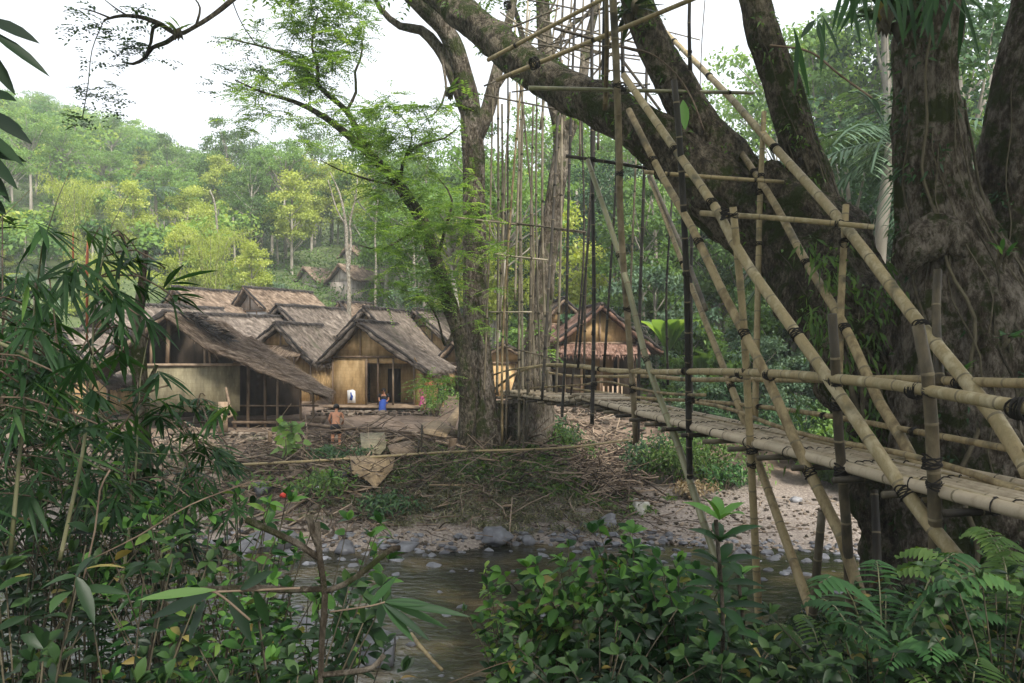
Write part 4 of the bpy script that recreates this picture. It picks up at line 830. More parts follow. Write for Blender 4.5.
rc = M(); rc.tube([F(0, y, az+.03) for y in np.linspace(-.1, 4.3, 8)], [.09]*8, 8, .5); 
rc.tube([F(-3.4*t, -.04, az-2.5*t) for t in np.linspace(0, .98, 10)], [.1]*10, 8, .2); rc.build('ridge_cap', MAT['thatch_dark'], ro)
wz = 5.5-(400-341.5)/800*30; tz = 5.5-(366-341.5)/800*30
m = M(); m.box(F(.95, .5, (wz+tz)/2-.25), (3.4, .07, tz-wz+.5), F.Rm()); m.box(F(-.72, 2.3, (wz+tz)/2-.25), (.07, 3.5, tz-wz+.5), F.Rm()); m.build('mat_wall', MAT['woven_grey'], pv)
m = M(); m.box(F(.95, .46, tz+.03), (3.5, .16, .1), F.Rm(), .9); m.build('beam', MAT['wood'], pv)
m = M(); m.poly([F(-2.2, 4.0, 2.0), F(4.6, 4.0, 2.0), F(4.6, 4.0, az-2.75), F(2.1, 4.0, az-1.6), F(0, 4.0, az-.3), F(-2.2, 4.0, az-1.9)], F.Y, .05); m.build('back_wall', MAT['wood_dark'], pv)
for x, zt, z_, w_ in ((0.0, az-.3, tz, .085), (1.35, az-1.2, tz, .05), (1.55, az-1.3, tz, .045), (-.6, az-.75, tz, .06), (2.9, az-2.05, 1.8, .07), (3.55, az-2.35, 1.8, .06), (4.0, az-2.5, 1.8, .05), (4.9, az-2.8, 1.8, .05), (2.4, az-1.9, 1.8, .08), (5.4, az-2.9, 1.9, .05)):
    m = M(); m.beam(F(x, .55+.3*(x > 2), z_), F(x+rng.normal()*.03, .55+.3*(x > 2), zt), w_*1.5, w_*1.5, rng.uniform(.2, 1)); m.build('post', MAT['wood'], pv)
m = M(); m.beam(F(1.5, .6, tz), F(1.9, .6, az-1.7), .05, .05); m.beam(F(1.9, .6, tz), F(1.5, .6, az-1.5), .05, .05); m.build('brace', MAT['wood_dark'], pv)
for zz, t in ((2.35, .09), (3.0, .06)):
    m = M(); m.beam(F(2.3, .8, zz), F(5.6, .8, zz-.05), t, t, .5); m.build('rail', MAT['wood'], pv)
m = M(); m.box(F(4.1, 2.2, 2.3), (3.4, 2.6, .1), F.Rm(), .3); m.build('platform', MAT['wood'], pv)
m = M(); m.tube([at(226, 418, 27.5), at(232, 416, 28.6), at(226, 388, 29.7)], .05, 6); m.box(at(223, 417, 28.9), (.34, .05, 1.1), None, .8); m.build('leaning_board', MAT['wood'], pv)

# things on and at the ochre house
o = thing('poster', at(344, 395, 36.4), 'white poster with a blue figure on the ochre house wall', 'poster'); m = M()
n1 = -F1.Y; p = F1(-.42, .47, 3.0)
m.poly([p+F1.X*x+V3(0, 0, z) for x, z in ((-.17, -.3), (.2, -.31), (.19, .24), (.08, .31), (-.19, .27))], n1, .012); m.build('sheet', MAT['white'], o)
m = M(); m.poly([p+F1.X*x+V3(0, 0, z)-F1.Y*.014 for x, z in ((-.08, -.16), (.05, -.2), (.09, .0), (.03, .08), (.01, .2), (-.05, .16), (-.03, .02))], n1, .006); m.build('figure', MAT['cloth_blue'], o)
o = thing('hanging_cloth', F1(2.6, .2, 3.3), 'orange cloth bundle hanging from the eave of the ochre house', 'cloth'); m = M()
q_ = at(428, 384, 36); m.tube([q_+V3(0, 0, .5), q_+V3(0, 0, .22)], .012, 5); m.tube([q_+V3(0, 0, .25), q_+V3(.02, 0, .15), q_, q_-V3(0, 0, .22)], [.05, .17, .2, .06], 10, .5, 0, bark_disp(.2, 3, 4, .3, 5)); m.build('bundle', MAT['cloth_orange'], o)

# ---------------------------------------------------------------- people (one skinned body each)
def skin_body(name, J, E, parent, mat, lv=2):
    me = bpy.data.meshes.new(name); off = np.array(parent.location)
    me.from_pydata([tuple(np.array(j[:3])-off) for j in J], E, []); o = bpy.data.objects.new(name, me); C.objects.link(o)
    o.modifiers.new('s', 'SKIN'); sv = me.skin_vertices[0].data
    for i, j in enumerate(J): sv[i].radius = (j[3], j[4] if len(j) > 4 else j[3]); 
    sv[0].use_root = True
    ss = o.modifiers.new('u', 'SUBSURF'); ss.levels = lv; ss.render_levels = lv
    dg = bpy.context.evaluated_depsgraph_get(); m2 = bpy.data.meshes.new_from_object(o.evaluated_get(dg)); bpy.data.objects.remove(o)
    for p in m2.polygons: p.use_smooth = True
    m2.materials.clear(); m2.materials.append(MAT[mat]); o = bpy.data.objects.new(name, m2); C.objects.link(o); o.parent = parent; return o
def person(label, foot, face, H, pose, shirt, low, skirt=False):
    """foot: world point; face: facing angle (0 = away from the camera)"""
    o = thing('person', foot, label, 'person'); f = Frame(foot, face); k = H/1.65; g_ = lambda x, y, z, *r: list(f(x*k, y*k, z*k))+[a*k for a in r]
    if pose == 'stoop':
        pel, ch, nk, hd = (0, -.05, .82), (0, .1, 1.17), (0, .17, 1.38), (0, .24, 1.53)
        Lg = [[(s*.1, -.02, .78, .095), (s*.13, .10, .44, .07), (s*.13, .0, .09, .045), (s*.14, .13, .04, .04)] for s in (-1, 1)]
        Ar = [[(s*.19, .12, 1.33, .06), (s*.27, .14, 1.05, .045), (s*.22, .36, .88, .035), (s*.18, .44, .85, .035)] for s in (-1, 1)]
    elif pose == 'stand':
        pel, ch, nk, hd = (0, 0, .86), (0, .0, 1.2), (0, .02, 1.40), (0, .04, 1.55)
        Lg = [[(s*.1, 0, .82, .09), (s*.11, .02, .46, .065), (s*.11, -.02, .09, .045), (s*.12, .12, .04, .04)] for s in (-1, 1)]
        Ar = [[(s*.18, 0, 1.35, .055), (s*.25, -.02, 1.07, .042), (s*.2, .16, .92, .034), (s*.18, .24, .95, .032)] for s in (-1, 1)]
    else:
        pel, ch, nk, hd = (0, 0, .10), (0, .02, .42), (0, .05, .62), (0, .08, .77)
        Lg = [[(s*.1, .06, .09, .095), (s*.12, .45, .12, .07), (s*.12, .46, -.28, .045), (s*.12, .58, -.34, .04)] for s in (-1, 1)]
        Ar = [[(s*.18, .03, .57, .055), (s*.24, .08, .32, .042), (s*.12, .3, .2, .034), (s*.08, .38, .18, .032)] for s in (-1, 1)]
    J = [g_(*pel, .14, .1), g_(*((np.array(pel)+ch)/2), .13, .095), g_(*ch, .17, .1), g_(*nk, .052), g_(*((np.array(nk)*.4+np.array(hd)*.6)), .075, .085), g_(*hd, .085, .095), g_(hd[0], hd[1]+.01, hd[2]+.08, .055)]
    E = [(0, 1), (1, 2), (2, 3), (3, 4), (4, 5), (5, 6)]
    for ch_, root in ((Lg, 0), (Ar, 2)):
        for c_ in ch_:
            prev = root
            for q_ in c_: J.append(g_(*q_)); E.append((prev, len(J)-1)); prev = len(J)-1
            if ch_ is Ar:                                # fingers
                h = q_
                for fx in (-.02, -.007, .007, .02): J.append(g_(h[0]+fx, h[1]+.07, h[2]-.02, .009)); E.append((prev, len(J)-1))
                J.append(g_(h[0]-.035*np.sign(h[0]), h[1]+.03, h[2]+.01, .01)); E.append((prev, len(J)-1))
    skin_body('body', J, E, o, 'skin')
    m = M(); hp = np.array(g_(*hd)); up = f.Y*.02
    th = np.linspace(0, math.pi*.62, 7)
    for sgn in (1,):
        P = [hp[:3]-f.Y*.02*k+V3(0, 0, 1)*math.cos(t)*.125*k for t in th]; m.tube(P, [max(.004, math.sin(t)*.112*k+.004) for t in th], 14, .5, 0, bark_disp(.03, 6, 8, .06, 3))
    m.build('hair', MAT['hair'], o)
    m = M()                                              # nose and ears
    m.tube([hp[:3]+f.Y*.09*k+V3(0, 0, .01), hp[:3]+f.Y*.115*k-V3(0, 0, .02*k)], [.01*k, .016*k], 6)
    for s in (-1, 1): m.tube([hp[:3]+f.X*s*.09*k, hp[:3]+f.X*s*.1*k-V3(0, 0, .03*k)], [.02*k, .012*k], 6)
    m.build('face', MAT['skin'], o)
    if shirt:
        m = M(); a, b, c = (np.array(g_(*q_)[:3]) for q_ in (pel, ch, nk)); Q = spline([a, (a+b)/2, b, (b+c)/2+(c-b)*.15], .04)
        def el(P, ring, rr, aa): return rr*(1-.35*np.abs((ring@f.Y)[..., None])**2)
        n_ = len(Q); m.tube(Q, np.interp(np.linspace(0, 1, n_), [0, .3, .7, .93, 1], [.17, .16, .2, .15, .07])*k, 18, .5, 0, el)
        for c_ in Ar: 
            q1, q2 = np.array(g_(*c_[0])[:3]), np.array(g_(*c_[1])[:3]); m.tube([b*.3+q1*.7, q1, q1*.45+q2*.55], [.08*k, .078*k, .068*k], 10)
        m.build('shirt', MAT[shirt], o)
    m = M()
    if skirt:
        if pose == 'sit':
            Q = [f(0, 0, .16*k), f(0, .2*k, .17*k), f(0, .42*k, .15*k), f(0, .53*k, 0), f(0, .56*k, -.22*k)]; rr_ = [.19, .19, .18, .17, .2]
        else: Q = [f(0, 0, z*k) for z in (.98, .88, .6, .38)]; rr_ = [.13, .17, .2, .24]
        m.tube(spline(Q, .06), np.interp(np.linspace(0, 1, len(spline(Q, .06))), np.linspace(0, 1, len(rr_)), rr_)*k, 18, .5, 0, bark_disp(.08, 1, 3, .06, 8)); m.build('skirt', MAT[low], o)
    else:
        a = np.array(g_(*pel)[:3]); m.tube([a+V3(0, 0, .09*k), a, a-V3(0, 0, .1*k)], [.15*k, .175*k, .14*k], 16)
        for c_ in Lg:
            q1, q2 = np.array(g_(*c_[0])[:3]), np.array(g_(*c_[1])[:3]); m.tube([a*.4+q1*.6, q1, q1*.35+q2*.65], [.11*k, .115*k, .095*k], 12)
        m.build('shorts', MAT[low], o)
    return o
p = at(336, 431, 27.4); p[2] = gp(p[0], p[1])[2]
person('bare-backed person in dark shorts bending on the bank below the ochre house', p, R(8), (at(336, 404, 27.4)[2]-p[2])/1.66*1.65, 'stoop', None, 'cloth_black')
p = at(384, 405, 35.6); p[2] = 2.63
person('person in black top and long blue skirt sitting at the doorway of the ochre house', p, R(180), 1.5, 'sit', 'cloth_black', 'cloth_blue', True)
p = at(423, 412, 35.0); p[2] = gp(p[0], p[1])[2]
person('small person in bright pink standing by the right corner of the ochre house', p, R(150), 1.16, 'stand', 'cloth_pink', 'cloth_pink', True)
p = at(441, 404, 36.2); p[2] = 2.5
person('person in dark clothes standing in shade between ochre house and tree', p, R(170), 1.3, 'stand', 'cloth_black', 'cloth_black', True)

# ================================================================ far bank: stones, debris
def rock(m, c, r, seed, flat=.7, nseg=12, tint=None):
    th = np.linspace(0.12, math.pi-.12, nseg//2+2); P = []
    n = nseg; t = rng.uniform(0, 1) if tint is None else tint; a = np.arange(n)/n*6.283; s = rng.uniform(.75, 1.3, 3); rot = rng.uniform(0, 6.28)
    V = []; cuts = [(unit(rng.normal(size=3)), rng.uniform(.55, .8)) for _ in range(9)]
    for q1 in th:
        for q2 in a:
            d = V3(math.sin(q1)*math.cos(q2), math.sin(q1)*math.sin(q2), math.cos(q1))
            k = 1+.35*nz(d, 1.3, seed)+.14*nz(d, 3.5, seed+1); d = np.sign(d)*np.abs(d)**.82
            v = d*s*k
            for n_, c_ in cuts: v = v-n_*max(0, float(v@n_)-c_)
            v = v*V3(1, 1, flat)*r; V.append([v[0]*math.cos(rot)-v[1]*math.sin(rot), v[0]*math.sin(rot)+v[1]*math.cos(rot), v[2]])
    V = np.array(V)+c; k = len(th); i = np.arange(k-1)[:, None]*n; j = np.arange(n)[None]; j2 = (j+1) % n
    m.add(V, [np.stack([i+j, i+n+j, i+n+j2, i+j2], -1).reshape(-1, 4), np.arange(n)[None, :], (np.arange(n)+(k-1)*n)[None, ::-1]], t)
def rock_thing(label, px, py, Y, r, mat, flat=.7, nseg=22, name='rock'):
    p = ghit(px, py, r*.25, 13) if Y > 18 else V3((px-512)/FPX*Y, Y, .0)
    o = thing(name, p, label, 'rock'); m = M(); rock(m, p, r, px*.13, flat, nseg); m.build('boulder', MAT[mat], o, smooth=False if nseg < 18 else True); return o
rock_thing('large blue-grey rock at the water edge below the twin trunk tree', 496, 538, 21.7, .58, 'stone_wet', .62, 26)
rock_thing('pale whitish boulder on the gravel beside the driftwood heap', 641, 507, 25.5, .40, 'stone_white', .8, 26)
rock_thing('long dark boulder lying in the river at lower left', 375, 640, 14.2, .62, 'stone_wet', .5, 26)
rock_thing('wet boulder in the river left of the long one', 348, 652, 13.6, .35, 'stone_wet', .5)
rock_thing('smaller grey stone right of the large blue-grey rock', 530, 542, 21.8, .25, 'stone_wet')
rock_thing('dark stone near the gravel edge left of the pale boulder', 607, 523, 23.5, .28, 'stone')
rock_thing('small stone on the gravel between the tilted pole and pale boulder', 585, 526, 23.2, .2, 'stone')
rock_thing('grey stone at the water edge far left by the leaves', 345, 549, 21.6, .42, 'stone_wet', .5)
rock_thing('flat grey stone touching the water under the bank brush', 405, 547, 21.6, .4, 'stone_wet', .35)
rock_thing('tiny stone standing alone in the river shallows', 440, 556, 20.5, .17, 'stone_wet', .4)
rock_thing('pale stone on the left bank slope above the water', 262, 492, 24.3, .35, 'stone')
rock_thing('large flat pale rock at the left water edge', 270, 545, 22, .8, 'stone', .4, 26)
rock_thing('grey rock on the gravel behind the tall whorled plant', 740, 560, 20.6, .45, 'stone_wet', .6, 24)
rock_thing('dark stone high on the right gravel behind the bridge post', 795, 500, 26.5, .25, 'stone')
def scatter(name, label, n, xr, dr, rr, mat, lab_kind='stuff', flat=.7, nseg=6, zmin=None, wt=None):
    m = M(); k = 0
    while k < n:
        x = rng.uniform(*xr); y = float(yf(x))+rng.uniform(*dr); p = gp(x, y)
        if wt and rng.uniform() > wt(x, y): continue
        r = rng.uniform(*rr)*rng.uniform(.5, 1); rock(m, p+V3(0, 0, r*.15), r, k, flat, nseg); k += 1
    tag(m.build(name, MAT[mat], smooth=False), label, None, None, 'stuff')
scatter('gravel', 'pinkish grey gravel and pebbles along the far waterline', 1500, (-6, 13), (-.2, 5.5), (.03, .11), 'stone_brown', wt=lambda x, y: 1 if x > .6 or y-yf(x) < 1.2 else 0)
scatter('shore_cobbles', 'grey cobbles strewn along the water edge', 420, (-9, 12), (-.5, .9), (.05, .2), 'stone_wet', flat=.55)
scatter('bank_cobbles', 'brown cobbles and rubble on the eroded left bank', 1500, (-13, -4.2), (.6, 8), (.05, .2), 'stone_brown')
scatter('path_rubble', 'flat stones and rubble beyond the far end of the bridge', 420, (.2, 5.5), (8, 15), (.06, .24), 'stone_brown', flat=.4)
m = M()
for k in range(170):
    x = rng.uniform(-7, 10); y = float(yf(x))-abs(rng.normal())*1.3-.1 if k < 110 else rng.uniform(13, 18.5); r = rng.uniform(.05, .2); rock(m, V3(x, y, -.02+r*.05), r, k, .5, 8)
tag(m.build('river_stones', MAT['stone_wet'], smooth=False), 'wet dark stones breaking the river surface', None, None, 'stuff')
# retaining walls of stacked stones
def stone_wall(label, x0, x1, y, z0, z1):
    o = thing('stone_wall', ((x0+x1)/2, y, z0), label, 'wall'); m = M(); z = z0
    while z < z1:
        x = x0; h = rng.uniform(.09, .14)
        while x < x1:
            w_ = rng.uniform(.14, .36); rock(m, V3(x+w_/2, y+rng.normal()*.03+(z-z0)*.12, z+h/2), w_*.55, x*9+z*7, h/w_*1.1, 7); x += w_*.95
        z += h
    m.build('masonry', MAT['stone_brown'], o, smooth=False); return o
stone_wall('low wall of stacked brown stones in front of the ochre house', -8.6, -3.2, 34.0, 2.05, 2.58)
stone_wall('low stacked stone wall under the open pavilion', -12.5, -7.4, 29.0, 1.75, 2.15)
stone_wall('low stone terrace beyond the bridge end in front of the orange gabled house', .6, 6.2, 35.5, 2.0, 2.5)
# driftwood & sticks
def sticks(name, label, n, cx, cy, sx, sy, Ls, rr, mat='stick', zr=.25, ang=None, kind='stuff', wild=.35):
    m = M()
    for _ in range(n):
        x, y = cx+rng.normal()*sx, cy+rng.normal()*sy; y = max(y, float(yf(x))+.3); p = gp(x, y)+V3(0, 0, rng.uniform(0, zr)); L = rng.uniform(*Ls); a = rng.uniform(0, 6.28) if ang is None else ang+rng.normal()*.5
        d = V3(math.cos(a), math.sin(a), rng.normal()*wild); 
        e = p+d*L; e[2] = max(e[2], gp(e[0], e[1])[2]+.02); mid = (p+e)/2+rng.normal(size=3)*L*.06; r = rng.uniform(*rr)
        m.tube([p, mid, e], [r, r*.9, r*.6], 5, rng.uniform(0, 1))
    return tag(m.build(name, MAT[mat]), label, None, None, kind)
sticks('driftwood_heap', 'heap of tangled pale driftwood and roots at the foot of the far bank', 620, 2.7, 27.0, .9, 1.3, (.3, 1.2), (.006, .032), zr=.7)
sticks('brush', 'dry brushwood tangled over the bank slope', 620, -1.8, 25.0, 2.8, 1.5, (.3, 1.5), (.005, .016), zr=.3)
sticks('brushwood', 'dry sticks scattered down the left bank', 1150, -5.6, 26, 3.0, 2.0, (.3, 1.9), (.008, .03), zr=.15)
sticks('bank_litter', 'twigs and litter along the gravel edge', 420, 2.0, 24.2, 4.5, 1.2, (.15, .8), (.005, .02), zr=.06, wild=.1)
sticks('dead_branches', 'dead branches and twigs under the far bridge end', 300, 3.4, 31, 1.5, 2.0, (.4, 1.8), (.01, .035), zr=.35)
sticks('flood_litter', 'matted brown flood litter clumped along the foot of the bank', 420, -4.6, 24.0, 1.9, .9, (.15, .9), (.005, .018), zr=.12)
def log(label, a, b, r, mat='stick', name='log'):
    o = thing(name, a, label, 'pole' if 'pole' in name else 'log'); m = M()
    if 'bamboo' in mat: bamboo(m, [a, (np.array(a)+b)/2-V3(0, 0, .04), b], r, r*.8, 8); m.build('stem', [MAT[mat], MAT['node']], o)
    else: m.tube([a, np.array(a)*.5+np.array(b)*.5+rng.normal(size=3)*.05, b], [r, r, r*.75], 8, rng.uniform(0, 1)); m.build('stem', MAT[mat], o)
    return o
pr = thing('bamboo_railing', at(450, 452, 25.4), 'long thin bamboo pole railing strung along the far bank under the tree', 'railing'); m = M()
bamboo(m, spline([at(214, 466, 24.6), at(330, 460, 24.8), at(450, 452, 25.2), at(560, 448, 25.7), at(634, 439, 26.2)], .4), .045, .032, 8); m.build('rail', [MAT['bamboo'], MAT['node']], pr)
for px, t, b, Y in ((421, 425, 482, 25.2), (491, 440, 470, 25.5), (418, 440, 455, 25.3), (523, 400, 462, 26), (634, 400, 445, 26.2)):
    m = M(); bamboo(m, [at(px, b, Y), at(px+1, t, Y)], .035, .03, 7); m.build('post', [MAT['bamboo_dark'], MAT['node']], pr)
log('long reddish pole resting across the bank behind the bare-backed person', at(296, 423, 27.6), at(412, 433, 27.9), .06, 'stick', 'wooden_pole')
log('pale pole lying in front of the bare-backed person', at(326, 432, 27.0), at(382, 428, 27.3), .045, 'stick', 'wooden_pole')
log('pale sawn plank lying on the left bank by the broad-leaved sapling', ghit(267, 436, .15), ghit(287, 450, .1), .07, 'stick')
log('short log poking from the bank above the black cloth', ghit(302, 463, .2), ghit(330, 474, .1), .09, 'stick')
log('crooked pole stuck low in the left bank below the red scrap', ghit(262, 519, .1), ghit(306, 499, .2), .05, 'stick')
log('thin pole lying left above the water', ghit(252, 504, .1), ghit(280, 490, .15), .04, 'stick')
log('short thick pole crossing the driftwood heap', ghit(580, 488, .3), ghit(596, 463, .6), .06, 'stick')
log('pole leaning over the driftwood heap toward the pale boulder', ghit(598, 468, .6), ghit(618, 490, .3), .06, 'stick')
log('bare branch sloping into the river by the bamboo sprig', at(411, 634, 13.4), at(442, 670, 12.4), .035, 'bamboo', 'broken_cane')
def board(label, pts, mat, th=.03, cat='board', name='board'):
    P = [ghit(p[0], p[1], .4) for p in pts]; c_ = sum(P)/len(P); P = [lerp(q_, c_, .0) for q_ in P]; o = thing(name, P[0], label, cat); m = M(); n = np.cross(P[1]-P[0], P[2]-P[0]); n = n if n[1] < 0 else -n
    m.poly(P, n, th, rng.uniform(.3, 1)); m.build('panel', MAT[mat], o); return o
board('collapsed brown woven mat lying on the bank, upper of the two mats', [(360, 434, 26.6), (385, 433, 26.8), (386, 448, 26.2), (380, 455, 25.9), (362, 452, 26.0)], 'woven_grey', cat='mat', name='woven_mat')
board('fallen ochre woven mat panel hanging down the bank slope', [(350, 457, 25.6), (396, 455, 25.8), (392, 470, 25.2), (380, 484, 24.7), (375, 489, 24.5), (366, 480, 24.8), (352, 474, 25.0)], 'woven_dirty', cat='mat', name='woven_mat')
board('square brown board lying at the top of the bank', [(387, 446, 26.0), (410, 441, 26.6), (416, 453, 25.9), (392, 456, 25.6)], 'wood')
board('pale torn mat sheet draped beside the tree roots', [(422, 424, 27.2), (440, 421, 27.9), (452, 428, 27.6), (446, 438, 26.8), (424, 434, 26.7)], 'woven_dirty', cat='mat', name='woven_mat')
board('pale sheet leaning against the left side of the twin trunk tree', [(447, 421, 26.7), (459, 404, 26.9), (461, 408, 26.9), (455, 428, 26.5)], 'woven_dirty', cat='sheet', name='sheet')
for i, (a, b) in enumerate((((391, 442), (420, 430)), ((413, 434), (465, 443)), ((398, 434), (448, 437)), ((437, 441), (466, 447)))):
    lb = ['reddish plank pointing up at the pale torn mat', 'long brown plank running to the tree roots', 'grey plank lying under the others on the bank', 'short plank end beside the tree roots'][i]
    A, B = ghit(*a, .3), ghit(*b, .25); o = thing('plank', A, lb, 'plank'); m = M(); m.beam(A, B, .26, .05, rng.uniform(.5, 1)); m.build('plank', MAT['wood'], o)
for i in range(26):
    a_, b_ = rng.uniform(225, 560), rng.uniform(436, 512); p = ghit(a_, b_, .22); d = unit(rng.normal(size=3)*V3(1, .6, .35)); L_ = rng.uniform(.35, 1.1)
    o = thing('broken_board', p, 'small broken board or cane piece lying in the debris of the far bank', 'debris', 'broken boards scattered on the far bank'); m = M(); m.beam(p-d*L_/2, p+d*L_/2, rng.uniform(.08, .26), .03, rng.uniform(.3, 1)); m.build('board', MAT['wood' if i % 3 else 'woven_dirty'], o)
o = thing('plastic_scrap', at(320, 488, 24.4), 'small white plastic scrap on the left bank', 'scrap'); m = M(); rock(m, ghit(320, 487, .15), .17, 3, .5, 10); m.build('scrap', MAT['plastic_white'], o)
o = thing('red_scrap', at(283, 496, 24.2), 'small red ball of plastic on the left bank', 'scrap'); m = M(); rock(m, ghit(283, 495, .12), .13, 5, .9, 10); m.build('scrap', MAT['red'], o)
o = thing('black_cloth', at(343, 478, 24.9), 'black cloth bundle lying beside the fallen ochre mat', 'cloth'); m = M(); 
for i in range(5): rock(m, ghit(334+i*5, 476+rng.normal()*2, .15), .22, 9+i, .55, 12)
m.build('bundle', MAT['cloth_black'], o)
# ================================================================ background trees
def proto(kind, H, seed):
    """(trunk M, crown M) at the origin, height H"""
    global rng
    keep = rng; rng = np.random.default_rng(seed); t = M(); c = M()
    if kind == 'palm':
        Q = spline([[0, 0, -1], [.1*H*.3, 0, H*.5], [.05*H, .02*H, H*.82]], .5); t.tube(Q, np.linspace(.2, .13, len(Q)), 8, .5); top = Q[-1]
        for i in range(20):
            a = rng.uniform(0, 6.28); el = rng.uniform(-.5, 1.2); d = V3(math.cos(a)*math.cos(el), math.sin(a)*math.cos(el), math.sin(el)); L = rng.uniform(2.6, 3.6)
            s = np.linspace(0, 1, 26)[:, None]; P = top+d*L*s-V3(0, 0, 1)*(L*.55*s**2); c.tube(P[::5], .03, 4, .3); sd = unit(np.cross(d, V3(0, 0, 1)))
            for sg in (-1, 1): c.leaves(P[3:], sd*sg+d*.6-V3(0, 0, .5)+rng.normal(size=(23, 3))*.1, np.tile(V3(0, 0, 1), (23, 1)), .75*np.sin(np.linspace(.3, 2.9, 23))+.1, .07, rng.uniform(.2, .9)+rng.uniform(-.1, .1, 23), .35, .05, 0, 3)
    elif kind == 'banana':
        t.tube([[0, 0, -.5], [0, 0, H*.3], [.1, 0, H*.5]], [.14, .11, .06], 8)
        for i in range(10):
            a = i*2.4; d = V3(math.cos(a)*.6, math.sin(a)*.6, 1.0)
            c.leaves(np.array([[0, 0, H*.45]]), d[None], np.array([[-d[0], -d[1], .6]]), H*.65, H*.17, rng.uniform(.3, 1), .45, .1, 0, 6)
    elif kind == 'bamboo':
        for i in range(16):
            a = rng.uniform(0, 6.28); l = rng.uniform(.25, .5)*H*.8; b = V3(math.cos(a), math.sin(a), 0)
            Q = spline([b*rng.uniform(.1, .6)-V3(0, 0, 1), b*(.4+l*.15)+V3(0, 0, H*.5), b*(l*.5)+V3(0, 0, H*.85), b*l+V3(0, 0, H*rng.uniform(.8, .95))], .6)
            t.tube(Q, np.linspace(.06, .015, len(Q)), 5, rng.uniform()); k = len(Q)
            clumps(c, Q[int(k*.3):], .8, 30, .34, (0, 1), .8, 2, .2, 0, .5)
    else:
        wide, n, lo_, per, size, flat, rad = {'round': (.27, 38, .38, 150, .30, .55, .085), 'umbrella': (.36, 30, .74, 150, .27, .28, .10), 'tall': (.17, 34, .28, 120, .30, .6, .07), 'bushy': (.42, 38, .12, 140, .26, .6, .10), 'sparse': (.24, 17, .5, 50, .26, .6, .08)}[kind]
        lean = rng.normal(size=2)*.04*H; top = V3(lean[0], lean[1], H*.8)
        Q = spline([[0, 0, -1.5], [lean[0]*.2, lean[1]*.2, H*.35], list(top)], .8); r0 = H*.016+.04; t.tube(Q, np.linspace(r0, r0*.3, len(Q)), 8, .5, 0)
        cs = []
        for i in range(n):
            a = i*2.4+rng.normal()*.4; v = rng.uniform(0, 1); h = lo_+(1-lo_)*v*.93
            w_ = wide*(math.sin(math.pi*min(.98, .18+.74*v))**.7 if kind != 'umbrella' else rng.uniform(.3, 1)); w_ *= rng.uniform(.35, 1.1)
            p = V3(math.cos(a)*w_*H+lean[0]*h, math.sin(a)*w_*H+lean[1]*h, h*H+rng.normal()*.02*H); cs.append(p)
            s0 = V3(lean[0]*h*.6, lean[1]*h*.6, max(.2, h-rng.uniform(.1, .25))*H*.93)
            if i % 2 == 0 or kind in ('umbrella', 'sparse'): t.tube([s0, (s0+p)/2+V3(0, 0, -.02*H), p], [r0*.3, r0*.18, .015], 5, .5, 0)
        clumps(c, cs, rad*H, per, size, (0, 1), flat, 2, .6, 0, .12)
    rng = keep; return t, c
PM = {}
KM = {'green round-crowned tree': ('round', 13, 'lf_mid', 'bark_far'), 'deep green round-crowned tree': ('round', 14, 'lf_deep', 'bark_far'), 'yellow-green leafy tree': ('round', 11, 'lf_yellow', 'bark_far'),
      'light green spreading tree': ('umbrella', 14, 'lf_light', 'bark_far'), 'tall narrow green tree': ('tall', 17, 'lf_mid', 'bark_far'), 'tall dark green tree': ('tall', 19, 'lf_deep', 'bark_far'),
      'pale-trunked sparse tree': ('sparse', 15, 'lf_light', 'bark_pale'), 'blue-green bushy tree': ('bushy', 7, 'lf_blue', 'bark_far'), 'bright green bush': ('bushy', 4, 'lf_light', 'bark_far'), 'dark green bush': ('bushy', 4.5, 'lf_deep', 'bark_far'), 'yellow-green bush': ('bushy', 4, 'lf_yellow', 'bark_far'),
      'yellow-green bamboo clump': ('bamboo', 12, 'lf_yellow', 'bamboo_green'), 'olive brown tree': ('round', 10, 'lf_olive', 'bark_far'), 'grey-green palm': ('palm', 10, 'lf_blue', 'bark_far'), 'deep green palm': ('palm', 11, 'lf_deep', 'bark_far'), 'banana plant': ('banana', 4.5, 'lf_light', 'lf_light')}
def place_tree(kind, px, Y, s=1., where=None, x=None):
    cache = PM.setdefault(kind, []); x = (px-512)/FPX*Y if x is None else x
    if len(cache) < 2:
        k, H, lm, bm = KM[kind]; t, c = proto(k, H, hash_(kind)+len(cache))
        nm = {'palm': 'palm', 'bamboo': 'bamboo_clump', 'banana': 'banana_plant', 'bushy': 'bush'}.get(k, 'tree')
        o = thing(nm, (0, 0, 0), '', 'bamboo' if k == 'bamboo' else k if k == 'palm' else 'plant' if k == 'banana' else 'bush' if k == 'bushy' else 'tree')
        t.build('culms' if k == 'bamboo' else 'stem' if k in ('banana', 'bushy') else 'trunk', MAT[bm], o); c.build('crown', MAT[lm], o); cache.append(o)
    else: o = copy_tree(cache[int(rng.integers(2))])
    o.location = (x, Y, float(gz(x, Y))-.2); o.rotation_euler = (0, 0, rng.uniform(0, 6.28)); s *= rng.uniform(.88, 1.12); o.scale = (s, s, s*rng.uniform(.9, 1.1))
    if where is None:
        where = region(px, Y)
    lab = kind+' '+where; o['label'] = lab; o['_p'] = 1; LABS.setdefault(lab, []).append(o); return o
def hash_(s): return sum(ord(c)*(i+3) for i, c in enumerate(s)) % 9973
LABS = {}
